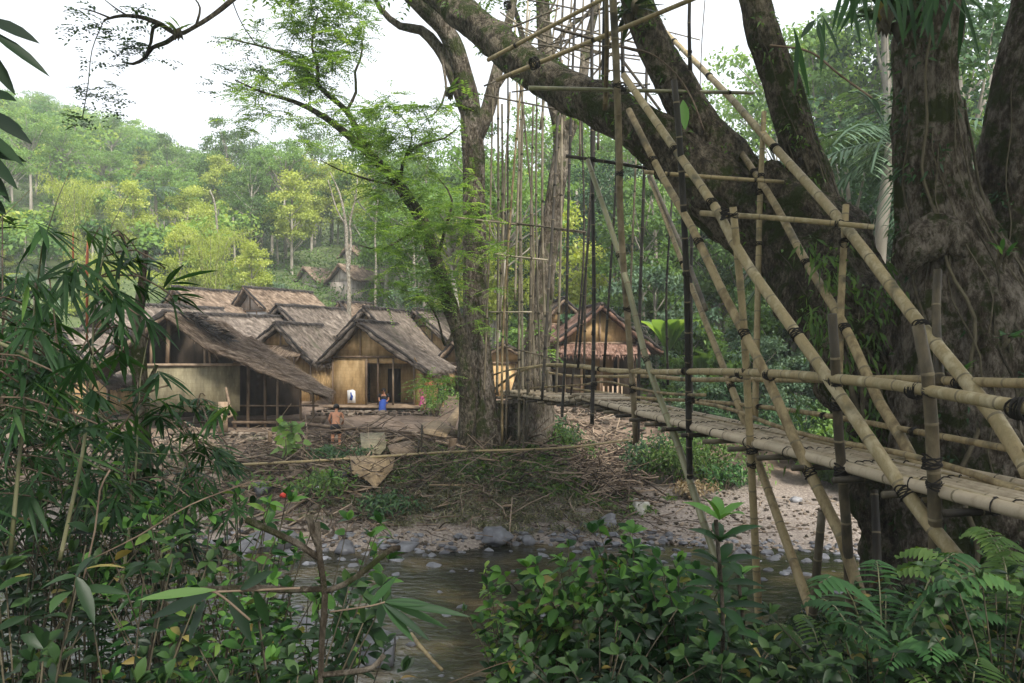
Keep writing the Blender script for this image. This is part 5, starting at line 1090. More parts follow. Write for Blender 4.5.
def region(px, Y):
    col = ['behind the near bamboo', 'above the leftmost roofs', 'above the pinkish house', 'by the hillside huts', 'behind the slender bent tree', 'behind the twin trunk tree', 'behind the orange gabled house', 'seen through the bridge braces', 'between leaning tree and giant trunk', 'behind the giant tree at right'][int(np.digitize(px, [60, 180, 290, 365, 455, 545, 660, 760, 900]))]
    dep = 'low down ' if Y < 50 else 'just past the village ' if Y < 66 else 'midway up ' if Y < 90 else 'high up '
    return dep+col
K = list(KM)
def belt(n, px0, px1, Y0, Y1, kinds, wts, s=(.85, 1.15)):
    for i in range(n):
        Y = rng.uniform(Y0, Y1); px = lerp(px0, px1, (i+rng.uniform())/n)
        if (292 < px < 368 and 60 < Y < 96) or (540 < px < 672 and Y < 43): continue
        place_tree(kinds[int(rng.choice(len(kinds), p=np.array(wts)/sum(wts)))], px, Y, rng.uniform(*s))
# left hillside
belt(16, -30, 290, 105, 150, ['light green spreading tree', 'green round-crowned tree', 'pale-trunked sparse tree', 'yellow-green leafy tree'], [3, 3, 2, 4], (.6, .85))
belt(16, -20, 300, 78, 104, ['yellow-green leafy tree', 'green round-crowned tree', 'light green spreading tree', 'yellow-green bamboo clump', 'olive brown tree'], [5, 2, 2, 4, .5], (.55, .85))
belt(14, -10, 290, 62, 78, ['yellow-green bamboo clump', 'yellow-green leafy tree', 'blue-green bushy tree', 'bright green bush', 'yellow-green bush'], [2, 3, 2, 2, 2], (.55, .85))
belt(11, 215, 370, 100, 130, ['yellow-green leafy tree', 'green round-crowned tree', 'olive brown tree', 'pale-trunked sparse tree'], [4, 4, 2, 2])
belt(12, 235, 400, 86, 100, ['green round-crowned tree', 'yellow-green leafy tree', 'light green spreading tree'], [3, 4, 2], (.8, 1.1))
belt(14, 200, 440, 58, 64, ['bright green bush', 'yellow-green bush', 'blue-green bushy tree', 'banana plant'], [4, 3, 2, 1], (.5, .8))
belt(6, 375, 440, 66, 80, ['tall narrow green tree', 'deep green round-crowned tree', 'blue-green bushy tree'], [3, 3, 2], (.8, 1))
belt(6, 290, 330, 66, 74, ['blue-green bushy tree', 'tall narrow green tree', 'bright green bush'], [2, 2, 2], (.5, .75))
# centre and right
belt(12, 390, 620, 68, 90, ['green round-crowned tree', 'light green spreading tree', 'tall narrow green tree', 'yellow-green leafy tree'], [4, 3, 2, 2], (.9, 1.15))
belt(13, 470, 740, 54, 66, ['tall dark green tree', 'deep green round-crowned tree', 'green round-crowned tree', 'yellow-green leafy tree', 'light green spreading tree'], [2, 3, 3, 2, 2], (.7, 1.0))
belt(9, 620, 830, 44, 54, ['deep green round-crowned tree', 'light green spreading tree', 'green round-crowned tree', 'deep green palm'], [3, 2, 3, 1], (.75, 1))
belt(12, 760, 1060, 30, 48, ['deep green round-crowned tree', 'green round-crowned tree', 'tall dark green tree', 'light green spreading tree', 'pale-trunked sparse tree'], [4, 3, 2, 1, 1], (.7, 1.0))
belt(10, 770, 1070, 50, 70, ['green round-crowned tree', 'tall dark green tree', 'light green spreading tree'], [3, 4, 2], (1.3, 1.6))
belt(9, 800, 1050, 24, 31, ['bright green bush', 'dark green bush', 'deep green palm', 'green round-crowned tree'], [4, 3, 1, 1], (.6, .9))
belt(15, 676, 890, 33.5, 42, ['dark green bush', 'bright green bush', 'blue-green bushy tree', 'banana plant'], [4, 3, 2, 1.5], (.6, .95))
belt(7, 680, 800, 31, 33, ['dark green bush', 'blue-green bushy tree'], [3, 1], (.35, .5))
belt(8, 545, 700, 44, 50, ['dark green bush', 'blue-green bushy tree', 'bright green bush', 'banana plant'], [3, 2, 3, 2], (.8, 1.1))
belt(7, 460, 575, 46, 56, ['bright green bush', 'light green spreading tree', 'yellow-green leafy tree'], [3, 2, 3], (.8, 1.1))
for px, Y, s, k, w_ in ((160, 84, 1.0, 'grey-green palm', 'standing pale above the roof half hidden by bamboo leaves'), (38, 60, .75, 'grey-green palm', 'with drooping dead fronds at the far left hillside'), (190, 64, .6, 'banana plant', 'bright and fan shaped behind the half hidden brown roof'),
                        (866, 30, 1.5, 'grey-green palm', 'with hanging fronds between the leaning tree and giant trunk'), (828, 42, 1.6, 'deep green palm', 'high behind the upper rails of the bridge'), (668, 40, 1.1, 'banana plant', 'with broad leaves right of the orange gabled house'), (262, 60, .8, 'banana plant', 'behind the pinkish house'), (800, 34, 1.0, 'grey-green palm', 'low between the two slanting braces')):
    place_tree(k, px, Y, s, w_)
for lab, L_ in LABS.items():
    for o in L_:
        if '_p' in o: del o['_p']
        o['group'] = 'trees and bushes behind the village' if True else None
# pale bare trunks
def bare(label, pts_list, Y):
    o = thing('bare_tree', at(pts_list[0][0][0], pts_list[0][0][1], Y), label, 'tree')
    for i, pts in enumerate(pts_list):
        m = M(); limb(m, [(a, b, Y, r) for a, b, r in pts], 8, .4); m.build('trunk' if i == 0 else 'limb', MAT['bark_pale'], o)
    return o
bare('bare white forked tree trunk rising behind the ochre house roof', [[(349, 330, .16), (349, 290, .14), (347, 250, .12), (346, 225, .1), (340, 195, .06), (330, 172, .03)], [(349, 270, .1), (351, 240, .08), (350, 222, .07), (356, 195, .05), (358, 170, .02)], [(346, 225, .06), (337, 210, .05), (328, 180, .03)]], 54)
bare('thin bare white trunk right of the forked one', [[(375, 308, .09), (376, 260, .07), (375, 235, .05), (378, 200, .03)]], 57)
bare('slim bare white trunk leaning beyond the orange gabled house', [[(657, 275, .1), (655, 230, .08), (650, 190, .06), (646, 150, .03)]], 48)
bare('pale thin trunk standing over the left hillside roofs', [[(218, 240, .14), (215, 205, .1), (210, 190, .05)]], 80)

# forest mass on the far slopes, undergrowth
m = M(); n = 0
for _ in range(1500):
    Y = rng.uniform(72, 235); r_ = rng.uniform(-.72, .75); x = r_*Y; z = float(gz(x, Y)); H = rng.uniform(5, 10)*(.8 if Y < 110 else 1)
    if Y < 98 and abs(r_+.23) < .055: continue
    k = int(330 if Y < 130 else 230); c = V3(x, Y, z+H*.7); W_ = H*rng.uniform(.28, .46); fl_ = rng.choice([.3, .55, .9])
    nb = 9; cc = c+unit(rng.normal(size=(nb, 3))+V3(0, 0, .2))*V3(1, 1, fl_)*W_*rng.uniform(.4, .8, (nb, 1)); t0 = rng.uniform(-.1, .75)
    g_ = unit(rng.normal(size=(k, 3))+V3(0, 0, .5)); B = cc[rng.integers(0, nb, k)]+g_*V3(1, 1, min(fl_*1.4, .8))*W_*.42*rng.uniform(.5, 1.1, (k, 1))
    m.leaves(B, rng.normal(size=(k, 3)), rng.normal(size=(k, 3))*.35+V3(0, -.1, .5)+g_, .62*rng.uniform(.6, 1.3, k)*(1 if Y > 110 else .75), .42, np.clip(t0+rng.uniform(-.15, .25, k), 0, 1), .1, .1, 0, 2)
    if rng.uniform() < .5: m.tube([[x, Y, z-1], [x+rng.normal()*.3, Y-.3, z+H*.85]], [.16, .09], 4, .5, 1, caps=False)
MAT['lf_forest'] = leafmat('leaf_forest', (.07, .16, .04), (.22, .36, .08), (.48, .52, .14), .5, .7)
tag(m.build('forest', [MAT['lf_forest'], MAT['bark_far']]), 'dense green forest covering the far hillside', None, None, 'stuff')
m = M()
N_ = 30000; Y = rng.uniform(31, 110, N_); r_ = rng.uniform(-.72, .8, N_); X_ = r_*Y
keep = (Y > 58) | ((X_ > 7) & (Y > 32+0*Y)) | ((X_ > 3) & (Y > 43)); X_, Y = X_[keep], Y[keep]; Z_ = gz(X_, Y); n = len(X_)
for j in range(4):
    B = np.stack([X_+rng.normal(size=n)*.5, Y+rng.normal(size=n)*.5, Z_+rng.uniform(0, 1.1, n)], 1); sel = rng.uniform(size=n) < .9
    B = B[sel]; k = len(B); m.leaves(B, rng.normal(size=(k, 3))+V3(0, 0, .6), rng.normal(size=(k, 3))*.7+V3(0, 0, 1), .36*rng.uniform(.5, 1.3, k), .17, np.clip(.4+.4*np.sin(B[:, 0]*.5)*np.cos(B[:, 1]*.4)+rng.normal(size=k)*.2, 0, 1), .3, .1, 0, 2)
tag(m.build('undergrowth', MAT['lf_mid']), 'green undergrowth covering the slopes behind the village', None, None, 'stuff')

# far bank grass and low plants
def tufts(name, label, n, fx, mat, L, W, per=14, up=1.2, spread=.8):
    m = M()
    for _ in range(n):
        x, y = fx(); p = gp(x, y); k = per
        m.leaves(p+rng.normal(size=(k, 3))*V3(.1, .1, .01), rng.normal(size=(k, 3))*spread*V3(1, 1, .3)+V3(0, 0, up), rng.normal(size=(k, 3)), L*rng.uniform(.5, 1.3, k), W, rng.uniform(0, 1, k), .6, .1, 0, 3)
    tag(m.build(name, MAT[mat]), label, None, None, 'stuff')
tufts('bank_grass', 'grey-green grass flattened over the bank below the twin trunk tree', 850, lambda: (float(np.clip(rng.normal()*2.3-1.2, -6, 3)), float(yf(0))+float(np.clip(rng.normal()*1.7+3.4, 1.0, 7.5))+.3*math.sin(rng.uniform(0, 6))), 'grass_dry', .5, .035, 20)
tufts('bank_grass', 'thin weeds among the left bank rubble', 160, lambda: (rng.uniform(-12, -4), float(yf(0))+rng.uniform(2, 7)), 'grass_dry', .35, .03, 10)
tufts('bank_ferns', 'green fern fronds on the bank between driftwood and tree', 420, lambda: (rng.normal()*2.2-.6, float(yf(0))+rng.uniform(2.5, 5.5)), 'lf_mid', .55, .09, 12)
def low_bush(label, px, py, Y, w, h, n, mat, L=.16, W=.07, name='low_bush', leafy=None):
    p = at(px, py, Y); p[2] = gp(p[0], p[1])[2]; o = thing(name, p, label, 'bush'); m = M(); k = int(n)
    cs = [p+V3(rng.normal()*w*.4, rng.normal()*w*.3, h*rng.uniform(.3, .95)) for _ in range(12)]
    B = np.array(cs)[rng.integers(0, 12, k)]+rng.normal(size=(k, 3))*V3(w*.16, w*.16, h*.16)
    m.leaves(B, rng.normal(size=(k, 3))+V3(0, -.2, -.1), rng.normal(size=(k, 3))*.6+V3(0, -.2, 1), L*rng.uniform(.6, 1.3, k), W, rng.uniform(0, 1, k), .25, .12, 0, 3); m.build('foliage', MAT[mat], o)
    m = M(); [m.tube([p-V3(0, 0, .1), (p+c)/2+rng.normal(size=3)*.05, c], [.025, .018, .008], 5, rng.uniform()) for c in cs]; m.build('stems', MAT['stick'], o)
for a in (('dark bush on the left bank right of the sapling', 338, 456, 25.6, 1.1, .5, 700, 'lf_deep'), ('low green bush on the bank below the black cloth', 318, 505, 23.4, 1.6, .8, 1000, 'lf_mid'), ('grey-green bush at the waterline under the fallen ochre mat', 392, 520, 22.8, 1.5, .7, 900, 'lf_deep'), ('small green bush between the twin trunk tree and the bridge end', 565, 425, 28.2, 1.1, 1.0, 900, 'lf_mid'), ('green bush left of the gravel behind the pale tilted pole', 675, 480, 27.5, 1.5, 1.5, 1600, 'lf_mid'), ('dark green bush on the bank right of the driftwood heap', 645, 470, 28.5, 1.3, 1.6, 1300, 'lf_deep'), ('leafy green bush under the bridge deck behind the gravel', 715, 470, 28, 1.8, 1.6, 2000, 'lf_mid'), ('low fernlike bush on the gravel slope right of the tilted pole', 725, 492, 27, 1.2, .8, 900, 'lf_fern'), ('dark bush under the bridge between the two near posts', 800, 455, 29.5, 2.2, 2.0, 2000, 'lf_deep'), ('green bush on the bank seen under the deck by the leaning trunk', 850, 460, 29, 2, 1.8, 1600, 'lf_mid'), ('small bush by the stone wall in front of the person in pink', 436, 408, 34, .9, 1.1, 500, 'lf_light'), ('dry brown fern clump at the gravel edge behind the tilted pole', 690, 503, 26, .7, .5, 450, 'lf_dry'), ('green bush beside the roots of the twin trunk tree', 563, 400, 29, .9, 1.2, 700, 'lf_deep')):
    low_bush(*a)
def sapling(label, px, py, Y, H, n, L, W, mat, name='sapling'):
    p = at(px, py, Y); p[2] = gp(p[0], p[1])[2]; o = thing(name, p, label, 'sapling'); m = M(); m.tube(spline([p-V3(0, 0, .1), p+V3(.05, 0, H*.5), p+V3(.02, 0, H)], .2), .02, 6); m.build('stem', MAT['stick'], o)
    m = M(); B = p+np.stack([rng.normal(size=n)*.12*H, rng.normal(size=n)*.1, rng.uniform(.25, 1, n)*H], 1); m.leaves(B, rng.normal(size=(n, 3))*V3(1, 1, .4), V3(0, -.7, .8)+rng.normal(size=(n, 3))*.4, L*rng.uniform(.6, 1.3, n), W, rng.uniform(.2, 1, n), .3, .1, 0, 4); m.build('foliage', MAT[mat], o)
sapling('broad-leaved green sapling on the left bank in front of the stone wall', 290, 462, 25.6, 1.5, 60, .34, .26, 'lf_light')

# ================================================================ near bank plants
def frame_h(x, y): return gp(x, y)[2]
def tag_tint(n, lo=0, hi=1): return rng.uniform(lo, hi, n)
def broad(label, px, Y, H, w, stems, L, W, mat, per=13, name='leafy_shrub', lean=(0, 0), base=None, tint=(0, 1)):
    """shrub with alternate broad leaves along arching stems"""
    x = (px-512)/FPX*Y; p = gp(x, Y); 
    if H > 10: H = max(.3, CAM-(H-341.5)/FPX*Y-p[2])
    o = thing(name, p, label, 'shrub'); ms = M(); ml = M()
    for s in range(stems):
        a = rng.uniform(0, 6.28); r = w*rng.uniform(.25, 1); tip = p+V3(math.cos(a)*r+lean[0], math.sin(a)*r*.8+lean[1], H*rng.uniform(.55, 1.05)); b = p+V3(math.cos(a)*r*.15, math.sin(a)*r*.15, -.1)
        Q = spline([b, (b+tip)/2+V3(0, 0, H*.12)-V3(math.cos(a), math.sin(a), 0)*r*.12, tip], .05); ms.tube(Q[::2] if len(Q) > 6 else Q, np.linspace(.007, .003, len(Q[::2] if len(Q) > 6 else Q)), 5, rng.uniform())
        k = per; t = np.clip(rng.uniform(.35, 1, k), 0, 1); ii = (t*(len(Q)-1)).astype(int); B = Q[ii]; T = unit(Q[np.minimum(ii+1, len(Q)-1)]-Q[np.maximum(ii-1, 0)])
        side = unit(np.cross(T, rng.normal(size=(k, 3)))); D = side+T*.5+V3(0, -.15, -.05)
        tt = np.clip(rng.uniform(*tint)*.5+rng.uniform(0, .35, k)+.25*(t > .9), 0, .95); tt[rng.uniform(size=k) < .035] = rng.uniform(.96, 1)
        ml.leaves(B+side*.01, D, V3(0, -.35, 1)+rng.normal(size=(k, 3))*.6, L*rng.uniform(.4, 1.25, k), W*rng.uniform(.55, 1.2, k), tt, .28, .14, 0, 6)
        ml.leaves(np.tile(tip, (5, 1)), rng.normal(size=(5, 3))*.7+T[-1]*.9, V3(0, -.3, 1)+rng.normal(size=(5, 3))*.3, L*rng.uniform(.6, 1, 5), W*.9, np.clip(rng.uniform(.5, 1.1, 5), 0, .94), .3, .14, 0, 6)
    ms.build('stems', MAT['root'], o); ml.build('foliage', MAT[mat], o); return o
def fan(ml, ms, p, d, L, n, mat=0, W=.03, tint=None):
    """bamboo leaf fan: narrow blades spreading from a twig tip"""
    d = unit(d); s = unit(np.cross(d, V3(0, 0, 1))+V3(1e-3, 0, 0)); k = n; a = np.linspace(-1.1, 1.1, k)+rng.normal(size=k)*.12
    D = d*np.cos(a)[:, None]+s*np.sin(a)[:, None]+rng.normal(size=(k, 3))*.12-V3(0, 0, .12)
    B = p-d*(.02+.09*np.abs(rng.uniform(size=k)))[:, None]
    t = (rng.uniform(0, .75) if tint is None else tint)+rng.uniform(-.12, .2, k)
    ml.leaves(B, D, np.tile(np.cross(s, d), (k, 1))*np.sign(np.cross(s, d)[2]+1e-6)+rng.normal(size=(k, 3))*.2, L*rng.uniform(.6, 1.15, k), W*rng.uniform(.7, 1.2, k), np.clip(t, 0, .95), .2, .12, mat, 6)
def bamboo_plant(label, culms, fans, L=.21, W=.022, mat='lf_bamboo', cm='bamboo_green', r=.010):
    """culms: lists of (px,py,Y); fans: (px,py,Y,dirx,dirz) each twigged to the nearest culm point"""
    o = thing('bamboo_plant', at(*culms[0][0]), label, 'bamboo'); ml = M(); mt = M(); allQ = []
    for c_ in culms:
        Q = spline([at(*q_) for q_ in c_], .08); allQ.append(Q); m = M(); bamboo(m, Q, r, r*.14, 7, .22); m.build('culm', [MAT[cm], MAT['node']], o)
    A = np.vstack(allQ)
    for (px, py, Y, dx, dz) in fans:
        p = at(px, py, Y); j = np.argmin(np.linalg.norm((A-p)*V3(1, .6, 1), axis=1)); q_ = A[j]; mid = (p+q_)/2+V3(0, 0, .06)
        if np.linalg.norm(p-q_) > .05: mt.tube(spline([q_, mid, p], .1), .004, 4)
        for _ in range(int(rng.integers(1, 3))): fan(ml, mt, p+rng.normal(size=3)*.03, V3(dx, rng.normal()*.5-.2, dz)+rng.normal(size=3)*.25, L*rng.uniform(.8, 1.15), int(rng.integers(6, 10)), 0, W)
        # small side leaves along the twig
        t = rng.uniform(.2, 1, (4, 1)); ml.leaves(q_*(1-t)+p*t, rng.normal(size=(4, 3))+V3(dx, 0, -.3), rng.normal(size=(4, 3))*.3+V3(0, 0, 1), L*.7, W*.8, rng.uniform(0, .8, 4), .4, .1, 0, 6)
    mt.build('twigs', MAT['stick'], o); ml.build('foliage', MAT[mat], o); return o
def rf(n, poly, Y0, Y1):
    out = []
    while len(out) < n:
        px = rng.uniform(min(p[0] for p in poly), max(p[0] for p in poly)); py = rng.uniform(min(p[1] for p in poly), max(p[1] for p in poly)); ins = False; j = len(poly)-1
        for i in range(len(poly)):
            if (poly[i][1] > py) != (poly[j][1] > py) and px < (poly[j][0]-poly[i][0])*(py-poly[i][1])/(poly[j][1]-poly[i][1])+poly[i][0]: ins = not ins
            j = i
        if ins: out.append((px, py, rng.uniform(Y0, Y1), rng.normal()*.7+.35, -.3+rng.normal()*.3))
    return out
f1 = [(92, 242, 3.6, .6, -.5), (104, 262, 3.6, .6, -.7), (128, 248, 3.6, .8, -.5), (115, 300, 3.6, .5, -.9), (70, 280, 3.4, .2, -.8), (138, 315, 3.6, .4, -.8), (150, 285, 3.8, .9, -.2), (178, 300, 3.9, .9, .1), (165, 268, 3.9, .8, .3), (140, 255, 3.8, .7, -.1), (82, 350, 3.5, .5, -.8), (128, 355, 3.7, .5, -.8), (150, 340, 3.8, .7, -.7), (45, 235, 3.3, .5, -.4), (35, 300, 3.2, .4, -.9), (100, 395, 3.5, .6, -.6), (60, 390, 3.3, .5, -.8), (50, 335, 3.3, .2, -.9), (170, 385, 3.8, .7, -.4), (112, 330, 3.7, .2, -1)]
bamboo_plant('near bamboo with drooping dark leaf fans before the left roofs', [[(60, 560, 3.6), (88, 420, 3.6), (95, 300, 3.6), (112, 225, 3.6), (128, 195, 3.6)], [(10, 560, 3.4), (25, 400, 3.4), (38, 280, 3.4), (46, 230, 3.3), (70, 170, 3.3)], [(-60, 320, 3.1), (20, 350, 3.3), (70, 395, 3.5), (120, 430, 3.7)]], f1)
bamboo_plant('bamboo with arching culm and fine leaves at lower left of the roofs', [[(120, 600, 4.6), (135, 480, 4.6), (140, 380, 4.6), (150, 330, 4.6)], [(-20, 410, 4.4), (60, 425, 4.5), (120, 450, 4.7), (180, 455, 4.9)], [(150, 600, 4.9), (180, 480, 5), (196, 410, 5)]], rf(70, [(0, 300), (90, 330), (150, 400), (215, 400), (235, 440), (250, 520), (150, 540), (0, 500)], 4.2, 5.4)+[(205, 396, 5, .9, .1), (214, 408, 5, .9, -.2), (190, 405, 5, .6, -.3), (220, 455, 5.2, .8, -.5), (232, 478, 5.2, .6, -.6), (180, 430, 5, .8, -.5)], L=.17, W=.018)
bamboo_plant('dense shaded bamboo filling the left edge of the view', [[(-70, 600, 3.2), (-50, 400, 3.2), (-10, 240, 3.2), (30, 190, 3.2)], [(-60, 520, 4), (-10, 420, 4), (60, 380, 4)]], rf(60, [(-60, 190), (15, 200), (45, 260), (70, 330), (120, 430), (110, 520), (-60, 520)], 3.2, 5.2), L=.21, W=.024, mat='lf_bamboo')
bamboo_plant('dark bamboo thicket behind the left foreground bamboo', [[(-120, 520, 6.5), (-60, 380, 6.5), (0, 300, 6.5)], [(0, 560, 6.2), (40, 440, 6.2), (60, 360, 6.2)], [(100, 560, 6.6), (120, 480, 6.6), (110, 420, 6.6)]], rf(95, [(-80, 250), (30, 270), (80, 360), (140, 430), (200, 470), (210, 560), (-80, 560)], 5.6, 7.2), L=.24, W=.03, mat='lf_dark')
bamboo_plant('fine-leaved bamboo between the near bamboo and the pavilion wall', [[(-20, 600, 5.6), (20, 450, 5.6), (60, 360, 5.6)], [(90, 600, 5.4), (110, 500, 5.4), (125, 430, 5.4)]], rf(75, [(-20, 300), (60, 310), (100, 400), (150, 460), (190, 520), (170, 580), (-20, 580)], 5.0, 6.2), L=.19, W=.022)
# orange dry sheaths on the culms
o = thing('dry_sheath', at(86, 275, 3.7), 'orange brown dry stalk standing among the near bamboo leaves', 'stalk'); m = M(); m.tube([at(87, 340, 3.75), at(87, 262, 3.75), at(88, 232, 3.75)], [.005, .007, .002], 7); m.tube([at(73, 262, 3.8), at(73, 232, 3.8)], [.005, .002], 7); m.build('stalk', MAT['cloth_orange'], o)
o = thing('mossy_pole', at(103, 400, 8.2), 'mossy upright trunk standing before the open pavilion', 'trunk'); m = M(); limb(m, [(144, 520, 9, .11), (142, 420, 9, .09), (138, 340, 9, .07), (140, 300, 9, .055), (146, 250, 9, .03)], 10, .15, bark_disp(.1, 1, 4, .2, 70)); limb(m, [(142, 400, 9, .05), (150, 380, 9, .03), (157, 365, 9, .02)], 7, .1); m.build('trunk', MAT['bark'], o)
# very near leaves, upper left edge
def near_spray(label, stem, lv, W, mat='lf_dark', r=.0035):
    o = thing('leafy_twig', at(*stem[0]), label, 'twig'); m = M(); m.tube(spline([at(*s) for s in stem], .03), r, 6); m.build('twig', MAT['stick'], o); m = M()
    for (a, b, c_, d, Y) in lv:
        A, B = at(a, b, Y), at(c_, d, Y*rng.uniform(.97, 1.03)); L = np.linalg.norm(B-A)
        m.leaves(A[None], (B-A+V3(0, 0, L*.08))[None], np.array([[rng.normal()*.3, -1, .7]]), L, W*rng.uniform(.85, 1.15), rng.uniform(0, .6), .08, .14, 0, 6)
    m.build('foliage', MAT[mat], o)
near_spray('large dark pointed leaves close to the lens at the upper left edge', [(-60, -10, 1.3), (-30, 40, 1.3), (-25, 110, 1.3), (-20, 180, 1.3)],
    [(-14, 18, 38, 43, 1.3), (-12, 30, 47, 75, 1.3), (-22, 42, 13, 92, 1.3), (-16, 92, 16, 101, 1.3), (-20, 108, 30, 143, 1.3), (-20, 112, 22, 129, 1.32), (-20, 130, 22, 165, 1.3), (-18, 150, 16, 188, 1.3), (-20, 160, 8, 200, 1.3), (-22, 150, 26, 162, 1.3), (-18, 185, 6, 196, 1.3), (-20, 195, 5, 214, 1.3)], .021)
near_spray('single long bright green blade over the dark lower left shrubs', [(250, 620, 2.3), (215, 592, 2.3), (190, 592, 2.3)], [(216, 590, 138, 600, 2.3)], .03, 'lf_light')
near_spray('pair of dark blades on a twig beside the bright green blade', [(300, 588, 2.4), (260, 590, 2.4), (212, 592, 2.4)], [(212, 594, 151, 619, 2.4), (228, 590, 250, 640, 2.4), (255, 590, 268, 625, 2.4), (205, 600, 190, 640, 2.4), (240, 590, 275, 570, 2.4)], .034, 'lf_dark')
near_spray('dark bamboo leaf fan pointing right over the river', [(330, 612, 3), (370, 606, 3), (385, 602, 3)], [(384, 602, 470, 617, 3), (385, 602, 446, 628, 3), (384, 602, 432, 605, 3), (383, 603, 428, 640, 3), (382, 603, 412, 640, 3), (370, 606, 398, 575, 3)], .032, 'lf_bamboo')
sp = []
for bx, by, n in ((845, -12, 7), (866, -18, 8), (822, 20, 5), (925, -6, 9), (940, -16, 8), (905, -20, 7), (958, -10, 7), (880, -25, 5), (800, 30, 4)):
    for _ in range(int(n*.6)): sp.append((bx+rng.normal()*5, by+rng.normal()*4, bx+rng.normal()*16, by+rng.uniform(30, 72), rng.uniform(3.2, 3.8)))
near_spray('dark hanging leaves along the top right before the trunks', [(780, -40, 3.5), (840, -14, 3.5), (880, -25, 3.5), (930, -14, 3.5), (1000, -40, 3.5)], sp, .022, 'lf_bamboo')
near_spray('bent dark twig with few leaves between leaning tree and trunk', [(770, 45, 6), (810, 52, 6), (840, 75, 6), (872, 98, 6)], [(815, 20, 801, 38, 6), (818, 22, 822, 45, 6), (872, 98, 880, 112, 6)], .05, 'lf_bamboo', .008)
# broad-leaved shrubs along the bottom
for a in (
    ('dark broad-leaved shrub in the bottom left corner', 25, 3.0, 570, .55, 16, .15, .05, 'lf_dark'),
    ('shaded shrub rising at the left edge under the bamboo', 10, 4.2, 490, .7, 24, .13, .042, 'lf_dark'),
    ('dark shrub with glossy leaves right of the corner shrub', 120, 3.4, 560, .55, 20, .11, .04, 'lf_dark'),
    ('glossy green shrub in the middle of the lower left thicket', 190, 4.2, 510, .6, 26, .12, .042, 'lf_glossy', 18, 'leafy_shrub', (0, 0), None, (.5, 1.3)),
    ('tall shrub of mid green leaves at the right end of the left thicket', 245, 4.8, 490, .55, 30, .10, .032, 'lf_glossy', 20, 'leafy_shrub', (0, 0), None, (.6, 1.4)),
    ('leafy shrub hanging over the water below the bank rocks', 300, 5.0, 545, .6, 22, .14, .055, 'lf_glossy', 15, 'leafy_shrub', (0, 0), None, (.3, 1.1)),
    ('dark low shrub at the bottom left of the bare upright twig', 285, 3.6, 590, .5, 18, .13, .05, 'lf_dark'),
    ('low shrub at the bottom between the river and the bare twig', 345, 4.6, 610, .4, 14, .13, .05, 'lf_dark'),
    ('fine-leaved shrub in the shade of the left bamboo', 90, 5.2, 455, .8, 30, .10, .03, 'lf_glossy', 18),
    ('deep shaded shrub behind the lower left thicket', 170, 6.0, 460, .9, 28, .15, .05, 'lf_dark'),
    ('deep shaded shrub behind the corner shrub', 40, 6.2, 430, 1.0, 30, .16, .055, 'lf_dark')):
    broad(*a)
for a in (
    ('bright glossy shrub in the bottom centre, leftmost of its clump', 510, 5.6, 600, .5, 22, .12, .045, 'lf_glossy', 14, 'leafy_shrub', (0, 0), None, (.5, 1.5)),
    ('bright glossy shrub with upright shoots in the bottom centre', 575, 5.8, 560, .55, 30, .15, .062, 'lf_glossy', 14, 'leafy_shrub', (0, 0), None, (.6, 1.5)),
    ('glossy green shrub under the tilted pale pole', 635, 5.6, 545, .55, 30, .15, .06, 'lf_glossy'),
    ('green shrub between the centre clump and the whorled plant', 680, 5.2, 570, .45, 26, .15, .055, 'lf_glossy'),
    ('low dark shrub at the bottom edge under the centre clump', 600, 4.3, 625, .6, 24, .13, .05, 'lf_dark'),
    ('low dark shrub at the bottom edge right of centre', 720, 4.3, 645, .5, 22, .13, .05, 'lf_dark'),
    ('low dark shrub hugging the foot of the near bridge post', 790, 4.7, 650, .5, 22, .13, .05, 'lf_dark'),
    ('thin light shrub standing in the water left of the centre clump', 497, 7.2, 575, .22, 7, .1, .035, 'lf_light'),
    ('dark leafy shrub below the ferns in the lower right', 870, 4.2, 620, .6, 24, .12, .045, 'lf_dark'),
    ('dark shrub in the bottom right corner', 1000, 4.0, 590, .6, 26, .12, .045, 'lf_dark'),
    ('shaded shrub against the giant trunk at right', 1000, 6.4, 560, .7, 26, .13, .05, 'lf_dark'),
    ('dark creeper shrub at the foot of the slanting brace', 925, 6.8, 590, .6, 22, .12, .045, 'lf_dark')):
    broad(*a)
# whorled plant
def whorled(label, px, Y, top_py, n, L, W, mat):
    x = (px-512)/FPX*Y; p = gp(x, Y); topz = CAM-(top_py-341.5)/FPX*Y; H = topz-p[2]; o = thing('whorled_plant', p, label, 'plant'); m = M(); m.tube(spline([p, p+V3(.04, 0, H*.5), p+V3(0, 0, H)], .1), .012, 7); m.build('stem', MAT['bark'], o); m = M()
    for i, t in enumerate(np.linspace(.3, 1, n)):
        k = 5; a = rng.uniform(0, 6.28)+np.arange(k)*1.256; m.leaves(np.tile(p+V3(.02, 0, H*t), (k, 1)), np.stack([np.cos(a), np.sin(a), np.full(k, .25+.7*t**4)], 1)+rng.normal(size=(k, 3))*.12, np.stack([-np.cos(a)*.4, -np.sin(a)*.4-.3, np.ones(k)], 1), L*rng.uniform(.7, 1.1, k)*(1-.2*t), W, np.clip(rng.uniform(.1, .7, k)+.4*(t > .95), 0, .92), .3, .14, 0, 6)
    m.build('foliage', MAT[mat], o)
whorled('tall plant with whorls of long leaves right of the centre shrubs', 716, 4.5, 520, 8, .34, .07, 'lf_glossy')
whorled('shorter whorled plant leaning beside the tall whorled one', 738, 5.1, 575, 5, .24, .05, 'lf_glossy')
